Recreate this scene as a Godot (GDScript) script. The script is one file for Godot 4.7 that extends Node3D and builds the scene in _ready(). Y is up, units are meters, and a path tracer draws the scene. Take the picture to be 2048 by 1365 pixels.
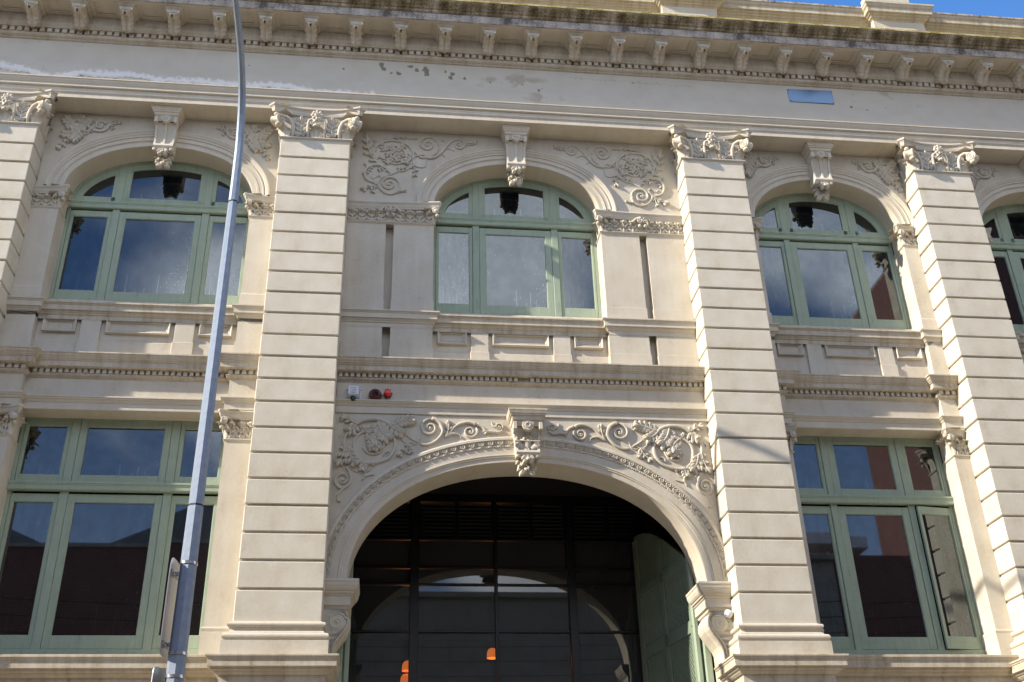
extends Node3D

# ---- a rendered Victorian commercial building seen from the footpath opposite; metres, y up, facade along x, street on +z
var M := {}
var taken := {}
var hall: Node3D
var rng := RandomNumberGenerator.new()

const ZW := -0.09      # plane of the small pilasters and spandrels
const ZP := 0.374      # face of the giant pilasters
const ZF := -0.5       # face of the window joinery
const PIL := [[-9.40, -8.252], [-4.192, -2.992], [2.996, 4.137], [7.4234, 8.5373], [11.83, 12.95]]

func _ready():
	rng.seed = 7
	var cam := Camera3D.new()
	cam.name = "camera"
	cam.fov = rad_to_deg(2.0 * atan(682.5 / 2146.7149))
	cam.far = 400.0
	cam.position = Vector3(-2.155, 1.6016, 15.4314)
	cam.basis = Basis(Vector3.UP, -0.1274) * Basis(Vector3.RIGHT, 0.5006) * Basis(Vector3.BACK, -0.0284)
	add_child(cam)
	cam.make_current()
	var env := Environment.new()
	env.background_mode = Environment.BG_SKY
	env.sky = Sky.new()
	env.sky.sky_material = sky_material()
	env.background_energy_multiplier = 1.0
	env.tonemap_mode = Environment.TONE_MAPPER_LINEAR
	env.tonemap_exposure = 2.5
	env.sdfgi_enabled = true
	env.ssao_enabled = true
	env.ssil_enabled = true
	var we := WorldEnvironment.new()
	we.name = "world_environment"
	we.environment = env
	add_child(we)
	var sun := DirectionalLight3D.new()
	sun.name = "sun"
	sun.light_energy = 1.18
	sun.light_color = Color(1.0, 0.955, 0.89)
	sun.light_angular_distance = 0.7
	sun.shadow_enabled = true
	add_child(sun)
	sun.look_at_from_position(Vector3(-3.7, 2.3, 1.0) * 10.0, Vector3.ZERO)
	materials()
	setting()
	hall = Node3D.new()
	hall.name = "commercial_building"
	add_child(hall)
	tag(hall, "cream rendered two storey building with banded pilasters, green windows and arched entrance", "building")
	shell()
	top_entablature()
	for p in PIL:
		pilaster(p[0], p[1])
	side_bay(-8.252, -4.192, -6.225, 1.575, 0)
	side_bay(4.137, 7.4234, 5.765, 1.385, 1)
	side_bay(8.5373, 11.83, 10.18, 1.385, 2)
	centre_bay()
	entrance()
	fittings()
	lamp_post()
	opposite()

# ------------------------------------------------------------------ naming
func numbered(called: String, parent: Node) -> String:
	var key := str(parent.get_instance_id()) + called
	var n: int = taken.get(key, 0)
	taken[key] = n + 1
	return called if n == 0 else "%s_%03d" % [called, n]

func tag(o: Node, label := "", category := "", group := "", kind := ""):
	if label: o.set_meta("label", label)
	if category: o.set_meta("category", category)
	if group: o.set_meta("group", group)
	if kind: o.set_meta("kind", kind)

func mb() -> SurfaceTool:
	var st := SurfaceTool.new()
	st.begin(Mesh.PRIMITIVE_TRIANGLES)
	st.set_smooth_group(-1)
	return st

func done(st: SurfaceTool) -> ArrayMesh:
	st.generate_normals()
	return st.commit()

func part(called: String, st: SurfaceTool, mat: Material, parent: Node) -> MeshInstance3D:
	return inst(called, done(st), mat, parent)

func inst(called: String, mesh: Mesh, mat: Material, parent: Node, at := Transform3D()) -> MeshInstance3D:
	var o := MeshInstance3D.new()
	o.mesh = mesh
	o.material_override = mat
	o.name = numbered(called, parent)
	o.transform = at
	parent.add_child(o, true)
	return o

func at(p: Vector3) -> Transform3D:
	return Transform3D(Basis(), p)

# ------------------------------------------------------------------ shapes
func tri(st, a: Vector3, b: Vector3, c: Vector3):
	st.add_vertex(a); st.add_vertex(b); st.add_vertex(c)

func quad(st, a: Vector3, b: Vector3, c: Vector3, d: Vector3):   # clockwise as seen
	tri(st, a, b, c)
	tri(st, a, c, d)

func quad_uv(st, a: Vector3, b: Vector3, c: Vector3, d: Vector3, u0 := Vector2(0, 0), u1 := Vector2(1, 1)):
	var uv := [u0, Vector2(u1.x, u0.y), u1, Vector2(u0.x, u1.y)]
	var v := [a, b, c, d]
	for k in [0, 1, 2, 0, 2, 3]:
		st.set_uv(uv[k])
		st.add_vertex(v[k])

func out_tri(st, a: Vector3, b: Vector3, c: Vector3, mid: Vector3):
	if (b - a).cross(c - a).dot((a + b + c) / 3.0 - mid) > 0.0:
		tri(st, a, c, b)
	else:
		tri(st, a, b, c)

func box(st, lo: Vector3, hi: Vector3, bev := 0.0):
	var m := (lo + hi) / 2.0
	var h := (hi - lo) / 2.0
	bev = minf(bev, minf(h.x, minf(h.y, h.z)) * 0.9)
	var P := func(s: Vector3, axis: int) -> Vector3:
		var q := h - Vector3(bev, bev, bev)
		q[axis] = h[axis]
		return m + q * s
	for axis in 3:
		var u := (axis + 1) % 3
		var w := (axis + 2) % 3
		for s in [-1.0, 1.0]:
			var c := []
			for k in [[-1, -1], [1, -1], [1, 1], [-1, 1]]:
				var d := Vector3()
				d[axis] = s
				d[u] = k[0]
				d[w] = k[1]
				c.append(P.call(d, axis))
			out_tri(st, c[0], c[1], c[2], m)
			out_tri(st, c[0], c[2], c[3], m)
	if bev <= 0.0:
		return
	for axis in 3:
		var u := (axis + 1) % 3
		var w := (axis + 2) % 3
		for su in [-1.0, 1.0]:
			for sw in [-1.0, 1.0]:
				var d0 := Vector3()
				d0[axis] = -1.0
				d0[u] = su
				d0[w] = sw
				var d1 := d0
				d1[axis] = 1.0
				var a = P.call(d0, u)
				var b = P.call(d1, u)
				var c = P.call(d1, w)
				var d = P.call(d0, w)
				out_tri(st, a, b, c, m)
				out_tri(st, a, c, d, m)
	for k in 8:
		var s := Vector3(-1.0 if k & 1 else 1.0, -1.0 if k & 2 else 1.0, -1.0 if k & 4 else 1.0)
		out_tri(st, P.call(s, 0), P.call(s, 1), P.call(s, 2), m)

func bx(st, x0: float, x1: float, y0: float, y1: float, z0: float, z1: float, bev := 0.0):
	box(st, Vector3(x0, y0, z0), Vector3(x1, y1, z1), bev)

func sweep(st, path: Array, prof: Array, closed := false):
	# a moulding: path in plan as Vector2(x, z) running left to right, profile as Vector2(out, y) from top to bottom
	var n := path.size()
	var mit := []
	for i in n:
		var a: Vector2 = path[(i - 1 + n) % n] if (i > 0 or closed) else path[i]
		var b: Vector2 = path[(i + 1) % n] if (i < n - 1 or closed) else path[i]
		var p: Vector2 = path[i]
		var d0 := (p - a).normalized() if a != p else (b - p).normalized()
		var d1 := (b - p).normalized() if b != p else d0
		var n0 := Vector2(-d0.y, d0.x)
		var n1 := Vector2(-d1.y, d1.x)
		mit.append((n0 + n1) / maxf(0.25, 1.0 + n0.dot(n1)))
	for i in (n if closed else n - 1):
		var k := (i + 1) % n
		for j in prof.size() - 1:
			var q := []
			for e in [[i, j], [k, j], [k, j + 1], [i, j + 1]]:
				var p: Vector2 = path[e[0]] + mit[e[0]] * prof[e[1]].x
				q.append(Vector3(p.x, prof[e[1]].y, p.y))
			quad(st, q[0], q[1], q[2], q[3])

func arc_point(cx: float, cy: float, a: float, b: float, e: float, t: float) -> Vector2:
	var c := cos(t)
	var s := sin(t)
	return Vector2(cx + a * signf(c) * pow(absf(c), 2.0 / e), cy + b * pow(absf(s), 2.0 / e))

func arc(cx: float, cy: float, a: float, b: float, e: float, off: float, t: float) -> Vector2:
	var p := arc_point(cx, cy, a, b, e, t)
	var d := arc_point(cx, cy, a, b, e, minf(t + 0.004, PI)) - arc_point(cx, cy, a, b, e, maxf(t - 0.004, 0.0))
	var nn := Vector2(d.y, -d.x).normalized()
	if t <= 0.0001: nn = Vector2(1, 0)
	if t >= PI - 0.0001: nn = Vector2(-1, 0)
	return p + nn * off

func arch_sweep(st, cx, cy, a, b, e, prof: Array, segs := 48):
	# profile as Vector2(offset outwards from the intrados curve, z), from the outside in
	for i in segs:
		var t0 := PI - PI * i / segs
		var t1 := PI - PI * (i + 1) / segs
		for j in prof.size() - 1:
			st.set_smooth_group(j + 1)
			var p0: Vector2 = arc(cx, cy, a, b, e, prof[j].x, t0)
			var p1: Vector2 = arc(cx, cy, a, b, e, prof[j].x, t1)
			var p2: Vector2 = arc(cx, cy, a, b, e, prof[j + 1].x, t1)
			var p3: Vector2 = arc(cx, cy, a, b, e, prof[j + 1].x, t0)
			quad(st, Vector3(p0.x, p0.y, prof[j].y), Vector3(p1.x, p1.y, prof[j].y), Vector3(p2.x, p2.y, prof[j + 1].y), Vector3(p3.x, p3.y, prof[j + 1].y))
	st.set_smooth_group(-1)

func arch_wall(st, x0, x1, y0, y1, z, cx, cy, a, b, e, segs := 48):
	# the flat wall round an arched opening that springs from y0 = cy
	quad(st, Vector3(x0, y1, z), Vector3(cx - a, y1, z), Vector3(cx - a, y0, z), Vector3(x0, y0, z))
	quad(st, Vector3(cx + a, y1, z), Vector3(x1, y1, z), Vector3(x1, y0, z), Vector3(cx + a, y0, z))
	for i in segs:
		var p0 := arc(cx, cy, a, b, e, 0.0, PI - PI * i / segs)
		var p1 := arc(cx, cy, a, b, e, 0.0, PI - PI * (i + 1) / segs)
		quad(st, Vector3(p0.x, y1, z), Vector3(p1.x, y1, z), Vector3(p1.x, p1.y, z), Vector3(p0.x, p0.y, z))

func lathe(st, prof: Array, segs: int, xf := Transform3D(), smooth := true):
	# profile as Vector2(radius, along), from the top down
	for i in segs:
		var a0 := TAU * i / segs
		var a1 := TAU * (i + 1) / segs
		for j in prof.size() - 1:
			st.set_smooth_group(j + 1 if smooth else -1)
			var q := []
			for e in [[a0, j], [a1, j], [a1, j + 1], [a0, j + 1]]:
				q.append(xf * Vector3(prof[e[1]].x * sin(e[0]), prof[e[1]].y, prof[e[1]].x * cos(e[0])))
			quad(st, q[0], q[1], q[2], q[3])
	st.set_smooth_group(-1)

func ball(st, c: Vector3, r: float, sq := Vector3.ONE, segs := 8):
	var prof := []
	for j in 6:
		var a := PI * j / 5.0
		prof.append(Vector2(sin(a) * r, cos(a) * r))
	st.set_smooth_group(1)
	for i in segs:
		for j in 5:
			var q := []
			for e in [[i, j], [i + 1, j], [i + 1, j + 1], [i, j + 1]]:
				var an: float = TAU * e[0] / segs
				q.append(c + Vector3(prof[e[1]].x * sin(an), prof[e[1]].y, prof[e[1]].x * cos(an)) * sq)
			quad(st, q[0], q[1], q[2], q[3])
	st.set_smooth_group(-1)

func tube(st, pts: Array, rad: Array, sides := 8, ref := Vector3.UP, squash := 1.0, smooth := true):
	var rings := []
	for i in pts.size():
		var d: Vector3 = (pts[mini(i + 1, pts.size() - 1)] - pts[maxi(i - 1, 0)]).normalized()
		var u: Vector3 = ref.cross(d)
		u = u.normalized() if u.length() > 0.05 else Vector3.RIGHT.cross(d).normalized()
		var w: Vector3 = d.cross(u).normalized()
		var ring := []
		var r: float = rad[i] if rad.size() > 1 else rad[0]
		for k in sides:
			var an := TAU * (k + 0.5) / sides
			ring.append(pts[i] + u * cos(an) * r + w * sin(an) * r * squash)
		rings.append(ring)
	st.set_smooth_group(1 if smooth else -1)
	for i in pts.size() - 1:
		for k in sides:
			var n := (k + 1) % sides
			quad(st, rings[i][k], rings[i + 1][k], rings[i + 1][n], rings[i][n])
	for e in [0, pts.size() - 1]:
		for k in sides - 2:
			tri(st, rings[e][0], rings[e][k + 1], rings[e][k + 2])
	st.set_smooth_group(-1)

# ------------------------------------------------------------------ carved ornament on a flat wall (x, y), wall at z
func spline(pts: Array, per := 6) -> Array:
	var r := []
	for i in pts.size() - 1:
		var a: Vector2 = pts[maxi(i - 1, 0)]
		var d: Vector2 = pts[mini(i + 2, pts.size() - 1)]
		for k in per:
			r.append(pts[i].cubic_interpolate(pts[i + 1], a, d, float(k) / per))
	r.append(pts[-1])
	return r

func stroke(st, pts: Array, w0: float, w1: float, z: float, map: Transform2D):
	var prof := [Vector2(-1.0, -0.4), Vector2(-0.95, 0.5), Vector2(-0.6, 0.92), Vector2(-0.15, 0.8), Vector2(0.3, 1.0), Vector2(0.85, 0.7), Vector2(1.0, -0.4)]
	var rows := []
	for i in pts.size():
		var t := float(i) / (pts.size() - 1)
		var d: Vector2 = (pts[mini(i + 1, pts.size() - 1)] - pts[maxi(i - 1, 0)]).normalized()
		var nn := Vector2(-d.y, d.x)
		var w := lerpf(w0, w1, t) * (0.55 if (i == 0 or i == pts.size() - 1) else 1.0)
		var h := clampf(w * 0.95, 0.02, 0.058)
		var row := []
		for p in prof:
			var q: Vector2 = map * (pts[i] + nn * p.x * w * 0.5)
			row.append(Vector3(q.x, q.y, z + p.y * h))
		rows.append(row)
	var flip := map.determinant() > 0.0
	st.set_smooth_group(1)
	for i in rows.size() - 1:
		for j in prof.size() - 1:
			if flip:
				quad(st, rows[i][j + 1], rows[i + 1][j + 1], rows[i + 1][j], rows[i][j])
			else:
				quad(st, rows[i][j], rows[i + 1][j], rows[i + 1][j + 1], rows[i][j + 1])
	st.set_smooth_group(-1)

func volute(st, c: Vector2, e: Vector2, turns: float, dir: int, w: float, z: float, map: Transform2D):
	var r0 := c.distance_to(e)
	var a0 := (e - c).angle()
	var pts := []
	var n := int(turns * 16)
	for i in n + 1:
		var t := float(i) / n
		var r := lerpf(r0, w * 0.45, 1.0 - pow(1.0 - t, 1.25))
		pts.append(c + Vector2.from_angle(a0 + dir * t * turns * TAU) * r)
	stroke(st, pts, w, w * 0.6, z, map)
	var q := map * c
	ball(st, Vector3(q.x, q.y, z + 0.012), w * 0.6, Vector3(1, 1, 0.7))

func leaflet(st, p: Vector2, d: Vector2, ln: float, w: float, z0: float, h: float, z: float, map: Transform2D, lift := 0.3):
	# one finger of a leaf: a ribbed teardrop, its tip lifting off the wall
	var nn := Vector2(-d.y, d.x)
	var us := [-1.04, -1.0, -0.6, -0.18, 0.0, 0.18, 0.6, 1.0, 1.04]
	var rows := []
	for i in 8:
		var v := i / 7.0
		var hw := w * 0.5 * pow(sin(PI * clampf(0.14 + 0.86 * v, 0.0, 1.0)), 0.62) * (0.75 + 0.35 * v) + 0.002
		var row := []
		for u in us:
			var au := absf(u)
			var zz := lerpf(z0, h * (1.0 + lift * v), smoothstep(0.0, 0.5, v)) * (0.55 + 0.45 * (1.0 - au * au)) - h * 0.3 * exp(-au * au * 70.0) * (1.0 - 0.5 * v)
			if au > 1.01 or i == 7: zz = -0.012 if au > 1.01 else zz * 0.6
			var q: Vector2 = map * (p + d * ln * v + nn * u * hw)
			row.append(Vector3(q.x, q.y, z + zz))
		rows.append(row)
	var flip := map.determinant() > 0.0
	st.set_smooth_group(1)
	for i in 7:
		for j in us.size() - 1:
			if flip:
				quad(st, rows[i][j + 1], rows[i + 1][j + 1], rows[i + 1][j], rows[i][j])
			else:
				quad(st, rows[i][j], rows[i + 1][j], rows[i + 1][j + 1], rows[i][j + 1])
	st.set_smooth_group(-1)

func leaf(st, a: Vector2, b: Vector2, w: float, bend: float, lobes: int, z: float, map: Transform2D):
	# acanthus: a curved midrib with fingers fanning out on both sides and one at the tip
	var d := b - a
	var ln := d.length()
	var ctl := (a + b) / 2.0 + Vector2(-d.y, d.x) * bend
	var h := clampf(w * 0.34, 0.026, 0.07)
	var mid := []
	for i in 9:
		var v := i / 8.0
		mid.append(a.lerp(ctl, v).lerp(ctl.lerp(b, v), v))
	for k in lobes:
		var v := 0.06 + 0.66 * float(k) / maxf(1.0, lobes - 1.0) if lobes > 1 else 0.3
		var p := a.lerp(ctl, v).lerp(ctl.lerp(b, v), v)
		var dd := (ctl - a).lerp(b - ctl, v).normalized()
		var fl := w * (0.40 + 0.26 * sin(PI * (0.25 + 0.65 * v)))
		for s in [-1.0, 1.0]:
			leaflet(st, p, dd.rotated(s * lerpf(1.0, 0.55, v)), fl, minf(w * 0.36, ln * 0.9 / lobes + w * 0.08), h * 0.7, h * lerpf(0.62, 0.9, v), z, map, 0.25)
	var dt := (b - ctl).normalized()
	leaflet(st, a.lerp(ctl, 0.66).lerp(ctl.lerp(b, 0.66), 0.66), dt, ln * 0.36 + w * 0.04, w * 0.36, h * 0.9, h, z, map, 0.5)
	stroke(st, mid.slice(0, 8), w * 0.16, w * 0.10, z + h * 0.42, map)

func carve(st, list: Array, z: float, map: Transform2D):
	# "S x,y x,y .. w0 w1" a stem, "V centre edge turns dir w" a volute, "L base tip w bend lobes" a leaf
	for s in list:
		var f: PackedStringArray = s.split(" ")
		var pts := []
		var rest := []
		for k in range(1, f.size()):
			if "," in f[k]:
				var c := f[k].split_floats(",")
				pts.append(Vector2(c[0], c[1]))
			else:
				rest.append(float(f[k]))
		match f[0]:
			"S": stroke(st, spline(pts), rest[0], rest[1], z, map)
			"V": volute(st, pts[0], pts[1], rest[0], int(rest[1]), rest[2], z, map)
			"L": leaf(st, pts[0], pts[1], rest[0], rest[1], int(rest[2]), z + 0.006, map)

func leaf3(st, base: Vector3, up: Vector3, out: Vector3, h: float, w: float, curl: float, lobes := 4):
	# an acanthus leaf standing against a capital, its tip curling outwards
	var side := up.cross(out).normalized()
	var nv := lobes * 4
	var us := [-1.0, -0.66, -0.33, -0.1, 0.1, 0.33, 0.66, 1.0]
	var rows := []
	for i in nv + 1:
		var v := float(i) / nv
		var y := h * sin(v * 1.95)
		var o := 0.012 + h * 0.5 * curl * (1.0 - cos(v * 1.9)) * v
		var f := fmod(v * lobes, 1.0)
		var hw := w * 0.5 * (0.62 + 0.38 * sin(PI * v)) * (1.0 - 0.34 * pow(f, 2.0)) * (1.0 - pow(v, 7.0) * 0.75)
		var row := []
		for u in us:
			var au := absf(u)
			var zz: float = o - w * 0.13 * au * au + w * 0.05 * cos(au * 9.0) * (0.5 + 0.5 * v) - w * 0.05 * exp(-au * au * 50.0)
			row.append(base + up * (y + w * 0.16 * au * (1.0 - v)) + out * maxf(zz, -0.02) + side * u * hw)
		rows.append(row)
	st.set_smooth_group(1)
	for i in nv:
		for j in us.size() - 1:
			quad(st, rows[i][j + 1], rows[i][j], rows[i + 1][j], rows[i + 1][j + 1])
	st.set_smooth_group(-1)

func spiral3(st, c: Vector3, ux: Vector3, uy: Vector3, r0: float, turns: float, dir: int, a0: float, w: float):
	# a ridge coiling in the plane of ux and uy
	var pts := []
	var rad := []
	var n := int(turns * 14)
	for i in n + 1:
		var t := float(i) / n
		var a := a0 + dir * t * turns * TAU
		var r := lerpf(r0, w * 0.4, t)
		pts.append(c + (ux * cos(a) + uy * sin(a)) * r)
		rad.append(w * lerpf(0.5, 0.35, t))
	tube(st, pts, rad, 6, ux.cross(uy))
	ball(st, c, w * 0.7)

# ------------------------------------------------------------------ materials
func seamless(sd: int, freq: float, w: int, h: int, oct := 4) -> Image:
	var n := FastNoiseLite.new()
	n.seed = sd
	n.frequency = freq
	n.noise_type = FastNoiseLite.TYPE_SIMPLEX_SMOOTH
	n.fractal_type = FastNoiseLite.FRACTAL_FBM
	n.fractal_octaves = oct
	var im := n.get_seamless_image(w, h, false, false, 0.15, true)
	im.convert(Image.FORMAT_L8)
	return im

func ramp_texture(cols: Array, blot: float, streak: float, fine: float, sd: int) -> ImageTexture:
	# cols: dark to light (sRGB), mixed by broad blotches, vertical streaks and fine grain
	var s := 384
	var a := seamless(sd, 0.012, s, s, 4)
	var b := seamless(sd + 1, 0.05, s, 48, 3)
	b.resize(s, s, Image.INTERPOLATE_CUBIC)
	var c := seamless(sd + 2, 0.12, s, s, 3)
	var im := Image.create(s, s, false, Image.FORMAT_RGB8)
	for y in s:
		for x in s:
			var v := 0.5 + blot * (a.get_pixel(x, y).r - 0.5) * 2.0 + streak * (b.get_pixel(x, y).r - 0.5) * 2.0 + fine * (c.get_pixel(x, y).r - 0.5) * 2.0
			v = clampf(v, 0.0, 0.999) * (cols.size() - 1)
			var k := int(v)
			im.set_pixel(x, y, cols[k].lerp(cols[k + 1], v - k))
	return ImageTexture.create_from_image(im)

var bump_tex: ImageTexture

func plaster(called: String, cols: Array, blot: float, streak: float, fine: float, sd: int, scale := 0.3, bump := 0.35) -> StandardMaterial3D:
	var m := StandardMaterial3D.new()
	m.albedo_texture = ramp_texture(cols, blot, streak, fine, sd)
	m.uv1_triplanar = true
	m.uv1_world_triplanar = true
	m.uv1_scale = Vector3.ONE * scale
	m.roughness = 0.85
	m.metallic_specular = 0.3
	if bump > 0.0:
		m.normal_enabled = true
		m.normal_texture = bump_tex
		m.normal_scale = bump
	M[called] = m
	return m

func plain(called: String, c: Color, rough := 0.6, metal := 0.0, spec := 0.5) -> StandardMaterial3D:
	var m := StandardMaterial3D.new()
	m.albedo_color = c
	m.roughness = rough
	m.metallic = metal
	m.metallic_specular = spec
	M[called] = m
	return m

func lin(r: float, g: float, b: float) -> Color:
	return Color(r, g, b).linear_to_srgb()

func materials():
	var bi := seamless(31, 0.06, 512, 512, 5)
	bi.bump_map_to_normal_map(2.0)
	bump_tex = ImageTexture.create_from_image(bi)
	plaster("cream", [lin(0.43, 0.37, 0.28), lin(0.54, 0.485, 0.39), lin(0.585, 0.54, 0.445), lin(0.62, 0.58, 0.49)], 0.28, 0.14, 0.10, 1, 0.3, 0.12)
	plaster("block", [lin(0.50, 0.44, 0.345), lin(0.565, 0.52, 0.42), lin(0.60, 0.56, 0.465), lin(0.63, 0.595, 0.505)], 0.42, 0.08, 0.14, 5, 0.42, 0.13)
	plaster("stained", [lin(0.30, 0.245, 0.175), lin(0.46, 0.40, 0.30), lin(0.55, 0.50, 0.405), lin(0.61, 0.57, 0.475)], 0.3, 0.26, 0.14, 9, 0.4, 0.15)
	plaster("weathered", [lin(0.11, 0.095, 0.085), lin(0.30, 0.265, 0.23), lin(0.43, 0.38, 0.33), lin(0.52, 0.46, 0.39)], 0.55, 0.25, 0.35, 13, 0.45, 0.6)
	plaster("mossy", [lin(0.05, 0.042, 0.028), lin(0.15, 0.12, 0.06), lin(0.30, 0.245, 0.165), lin(0.48, 0.42, 0.33)], 0.55, 0.2, 0.4, 17, 0.6, 0.7)
	plaster("lichen", [lin(0.14, 0.11, 0.03), lin(0.30, 0.23, 0.06), lin(0.45, 0.38, 0.17), lin(0.55, 0.48, 0.33)], 0.5, 0.0, 0.5, 21, 0.7, 0.7)
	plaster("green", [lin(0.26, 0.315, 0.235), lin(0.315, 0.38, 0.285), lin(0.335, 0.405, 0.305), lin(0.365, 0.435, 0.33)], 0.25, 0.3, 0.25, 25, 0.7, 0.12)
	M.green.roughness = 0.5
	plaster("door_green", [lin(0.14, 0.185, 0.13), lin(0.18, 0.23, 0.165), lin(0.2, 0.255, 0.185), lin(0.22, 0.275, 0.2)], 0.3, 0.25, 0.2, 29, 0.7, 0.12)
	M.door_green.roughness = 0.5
	plaster("galvanised", [lin(0.20, 0.245, 0.31), lin(0.25, 0.30, 0.375), lin(0.28, 0.335, 0.41), lin(0.34, 0.39, 0.46)], 0.3, 0.1, 0.5, 33, 1.6, 0.1)
	M.galvanised.metallic = 0.25
	M.galvanised.roughness = 0.42
	plaster("asphalt", [lin(0.06, 0.058, 0.055), lin(0.09, 0.086, 0.08), lin(0.105, 0.10, 0.092), lin(0.13, 0.122, 0.11)], 0.3, 0.0, 0.5, 37, 0.5, 0.8)
	plaster("paving", [lin(0.32, 0.28, 0.22), lin(0.41, 0.36, 0.29), lin(0.45, 0.40, 0.33), lin(0.5, 0.45, 0.38)], 0.3, 0.0, 0.4, 41, 0.5, 0.6)
	plaster("grey_render", [lin(0.2, 0.19, 0.17), lin(0.27, 0.26, 0.23), lin(0.31, 0.29, 0.26), lin(0.34, 0.32, 0.29)], 0.4, 0.3, 0.2, 45, 0.3, 0.4)
	plain("corrugated", Color(0.42, 0.44, 0.46), 0.5, 0.4)
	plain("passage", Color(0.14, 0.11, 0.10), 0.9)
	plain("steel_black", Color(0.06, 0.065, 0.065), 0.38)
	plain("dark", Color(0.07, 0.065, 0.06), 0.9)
	plain("slat", Color(0.09, 0.095, 0.1), 0.35)
	plain("white_plastic", Color(0.82, 0.83, 0.85), 0.45)
	plain("grey_plastic", Color(0.62, 0.6, 0.56), 0.5)
	plain("print_grey", Color(0.42, 0.42, 0.47), 0.6)
	plain("dark_teal", Color(0.08, 0.22, 0.22), 0.4)
	plain("maroon", Color(0.36, 0.12, 0.1), 0.4)
	plain("black", Color(0.03, 0.03, 0.03), 0.5)
	plain("red_lens", Color(0.9, 0.03, 0.04), 0.15).clearcoat_enabled = true
	plain("zinc_sheet", Color(0.40, 0.50, 0.62), 0.36, 0.7)
	plain("sign_back", Color(0.66, 0.67, 0.69), 0.38, 0.7)
	plain("band", Color(0.78, 0.78, 0.8), 0.25, 0.9)
	plain("cable", Color(0.10, 0.10, 0.10), 0.6)
	plain("gap", Color(0.05, 0.05, 0.045), 0.9)
	plain("bird_lime", Color(0.86, 0.85, 0.82), 0.9)
	M.brick = brick_material()
	for k in 3:
		M["pane_%d" % k] = pane_material(k)
	var eg := plain("entry_glass", lin(0.13, 0.14, 0.15), 0.015, 0.62)
	eg.albedo_color.a = 0.03
	eg.transparency = BaseMaterial3D.TRANSPARENCY_ALPHA
	var lamp := plain("lamp_shade", Color(1.0, 0.62, 0.3), 0.6)
	lamp.emission_enabled = true
	lamp.emission = Color(1.0, 0.52, 0.2)
	lamp.emission_energy_multiplier = 0.5

func brick_material() -> StandardMaterial3D:
	# only for walls seen as small reflections across the street
	var w := 256
	var im := Image.create(w, w, false, Image.FORMAT_RGB8)
	var n := seamless(51, 0.05, w, w, 3)
	for y in w:
		for x in w:
			var row := y / 16
			var xx := (x + (row % 2) * 16) % w
			var joint := (y % 16) < 2 or (xx % 32) < 2
			var t := n.get_pixel(x, y).r * 0.35 + float((row * 7 + (xx / 32) * 13) % 9) / 26.0
			var c := lin(0.11, 0.034, 0.026).lerp(lin(0.2, 0.066, 0.046), t)
			im.set_pixel(x, y, lin(0.22, 0.18, 0.15) if joint else c)
	var m := StandardMaterial3D.new()
	m.albedo_texture = ImageTexture.create_from_image(im)
	m.uv1_triplanar = true
	m.uv1_world_triplanar = true
	m.uv1_scale = Vector3.ONE * 0.78
	m.roughness = 0.9
	return m

func pane_material(k: int) -> StandardMaterial3D:
	# old window glass: strongly mirroring, a little dust, dried drops and runs
	var s := 320
	var im := Image.create(s, s, false, Image.FORMAT_RGB8)
	var n := seamless(60 + k, 0.012, s, s, 4)
	var g := RandomNumberGenerator.new()
	g.seed = 100 + k
	for y in s:
		for x in s:
			var d := n.get_pixel(x, y).r
			im.set_pixel(x, y, lin(0.105, 0.118, 0.128) * (0.95 + 0.10 * d))
	for q in 70 + 60 * k:
		var x := g.randi_range(2, s - 4)
		var y := g.randi_range(2, s - 4)
		if g.randf() < 0.5:
			x = s - 4 - int(pow(g.randf(), 2.0) * s * 0.35)
		for e in [[0, 0], [1, 0], [0, 1], [1, 1], [0, 2]].slice(0, g.randi_range(2, 5)):
			im.set_pixel(x + e[0], y + e[1], lin(0.42, 0.44, 0.47))
	for q in 4:
		var x := g.randf_range(0.08, 0.92) * s
		var y1 := g.randi_range(int(s * 0.72), int(s * 0.95))
		for y in range(y1, s - 1):
			x += g.randf_range(-0.25, 0.25)
			im.set_pixel(clampi(int(x), 0, s - 1), y, lin(0.34, 0.36, 0.38))
	var m := StandardMaterial3D.new()
	m.albedo_texture = ImageTexture.create_from_image(im)
	m.roughness = 0.02
	m.metallic = 0.94
	return m

func sky_material() -> PanoramaSkyMaterial:
	var w := 1024
	var h := 512
	var im := Image.create(w, h, false, Image.FORMAT_RGBF)
	var n := FastNoiseLite.new()
	n.seed = 1413
	n.frequency = 1.0
	n.noise_type = FastNoiseLite.TYPE_SIMPLEX_SMOOTH
	n.fractal_type = FastNoiseLite.FRACTAL_FBM
	n.fractal_octaves = 6
	n.fractal_gain = 0.52
	for y in h:
		var el := PI * (0.5 - (y + 0.5) / h)
		for x in w:
			var ph := TAU * ((x + 0.5) / w - 0.5)
			var d := Vector3(sin(ph) * cos(el), sin(el), -cos(ph) * cos(el))
			var up := maxf(d.y, 0.0)
			var blue := Color(0.020, 0.096, 0.285).lerp(Color(0.50, 0.60, 0.74), pow(1.0 - up, 2.9))
			if d.y < 0.0:
				blue = Color(0.16, 0.15, 0.14)
			elif d.y > 0.0:
				var p := Vector2(d.x, d.z) / (d.y + 0.22)
				var v := n.get_noise_3d(p.x * 0.95 + 3.1, p.y * 0.95, 4.3)
				var c := smoothstep(-0.02, 0.34, v)
				var lit := 0.80 + 0.5 * n.get_noise_3d(p.x * 1.6 + 9.0, p.y * 1.6 - 0.3, 2.0)
				blue = blue.lerp(Color(1.3, 1.32, 1.36) * lit, c * 0.9)
			im.set_pixel(x, y, blue)
	var m := PanoramaSkyMaterial.new()
	m.panorama = ImageTexture.create_from_image(im)
	return m

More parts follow.
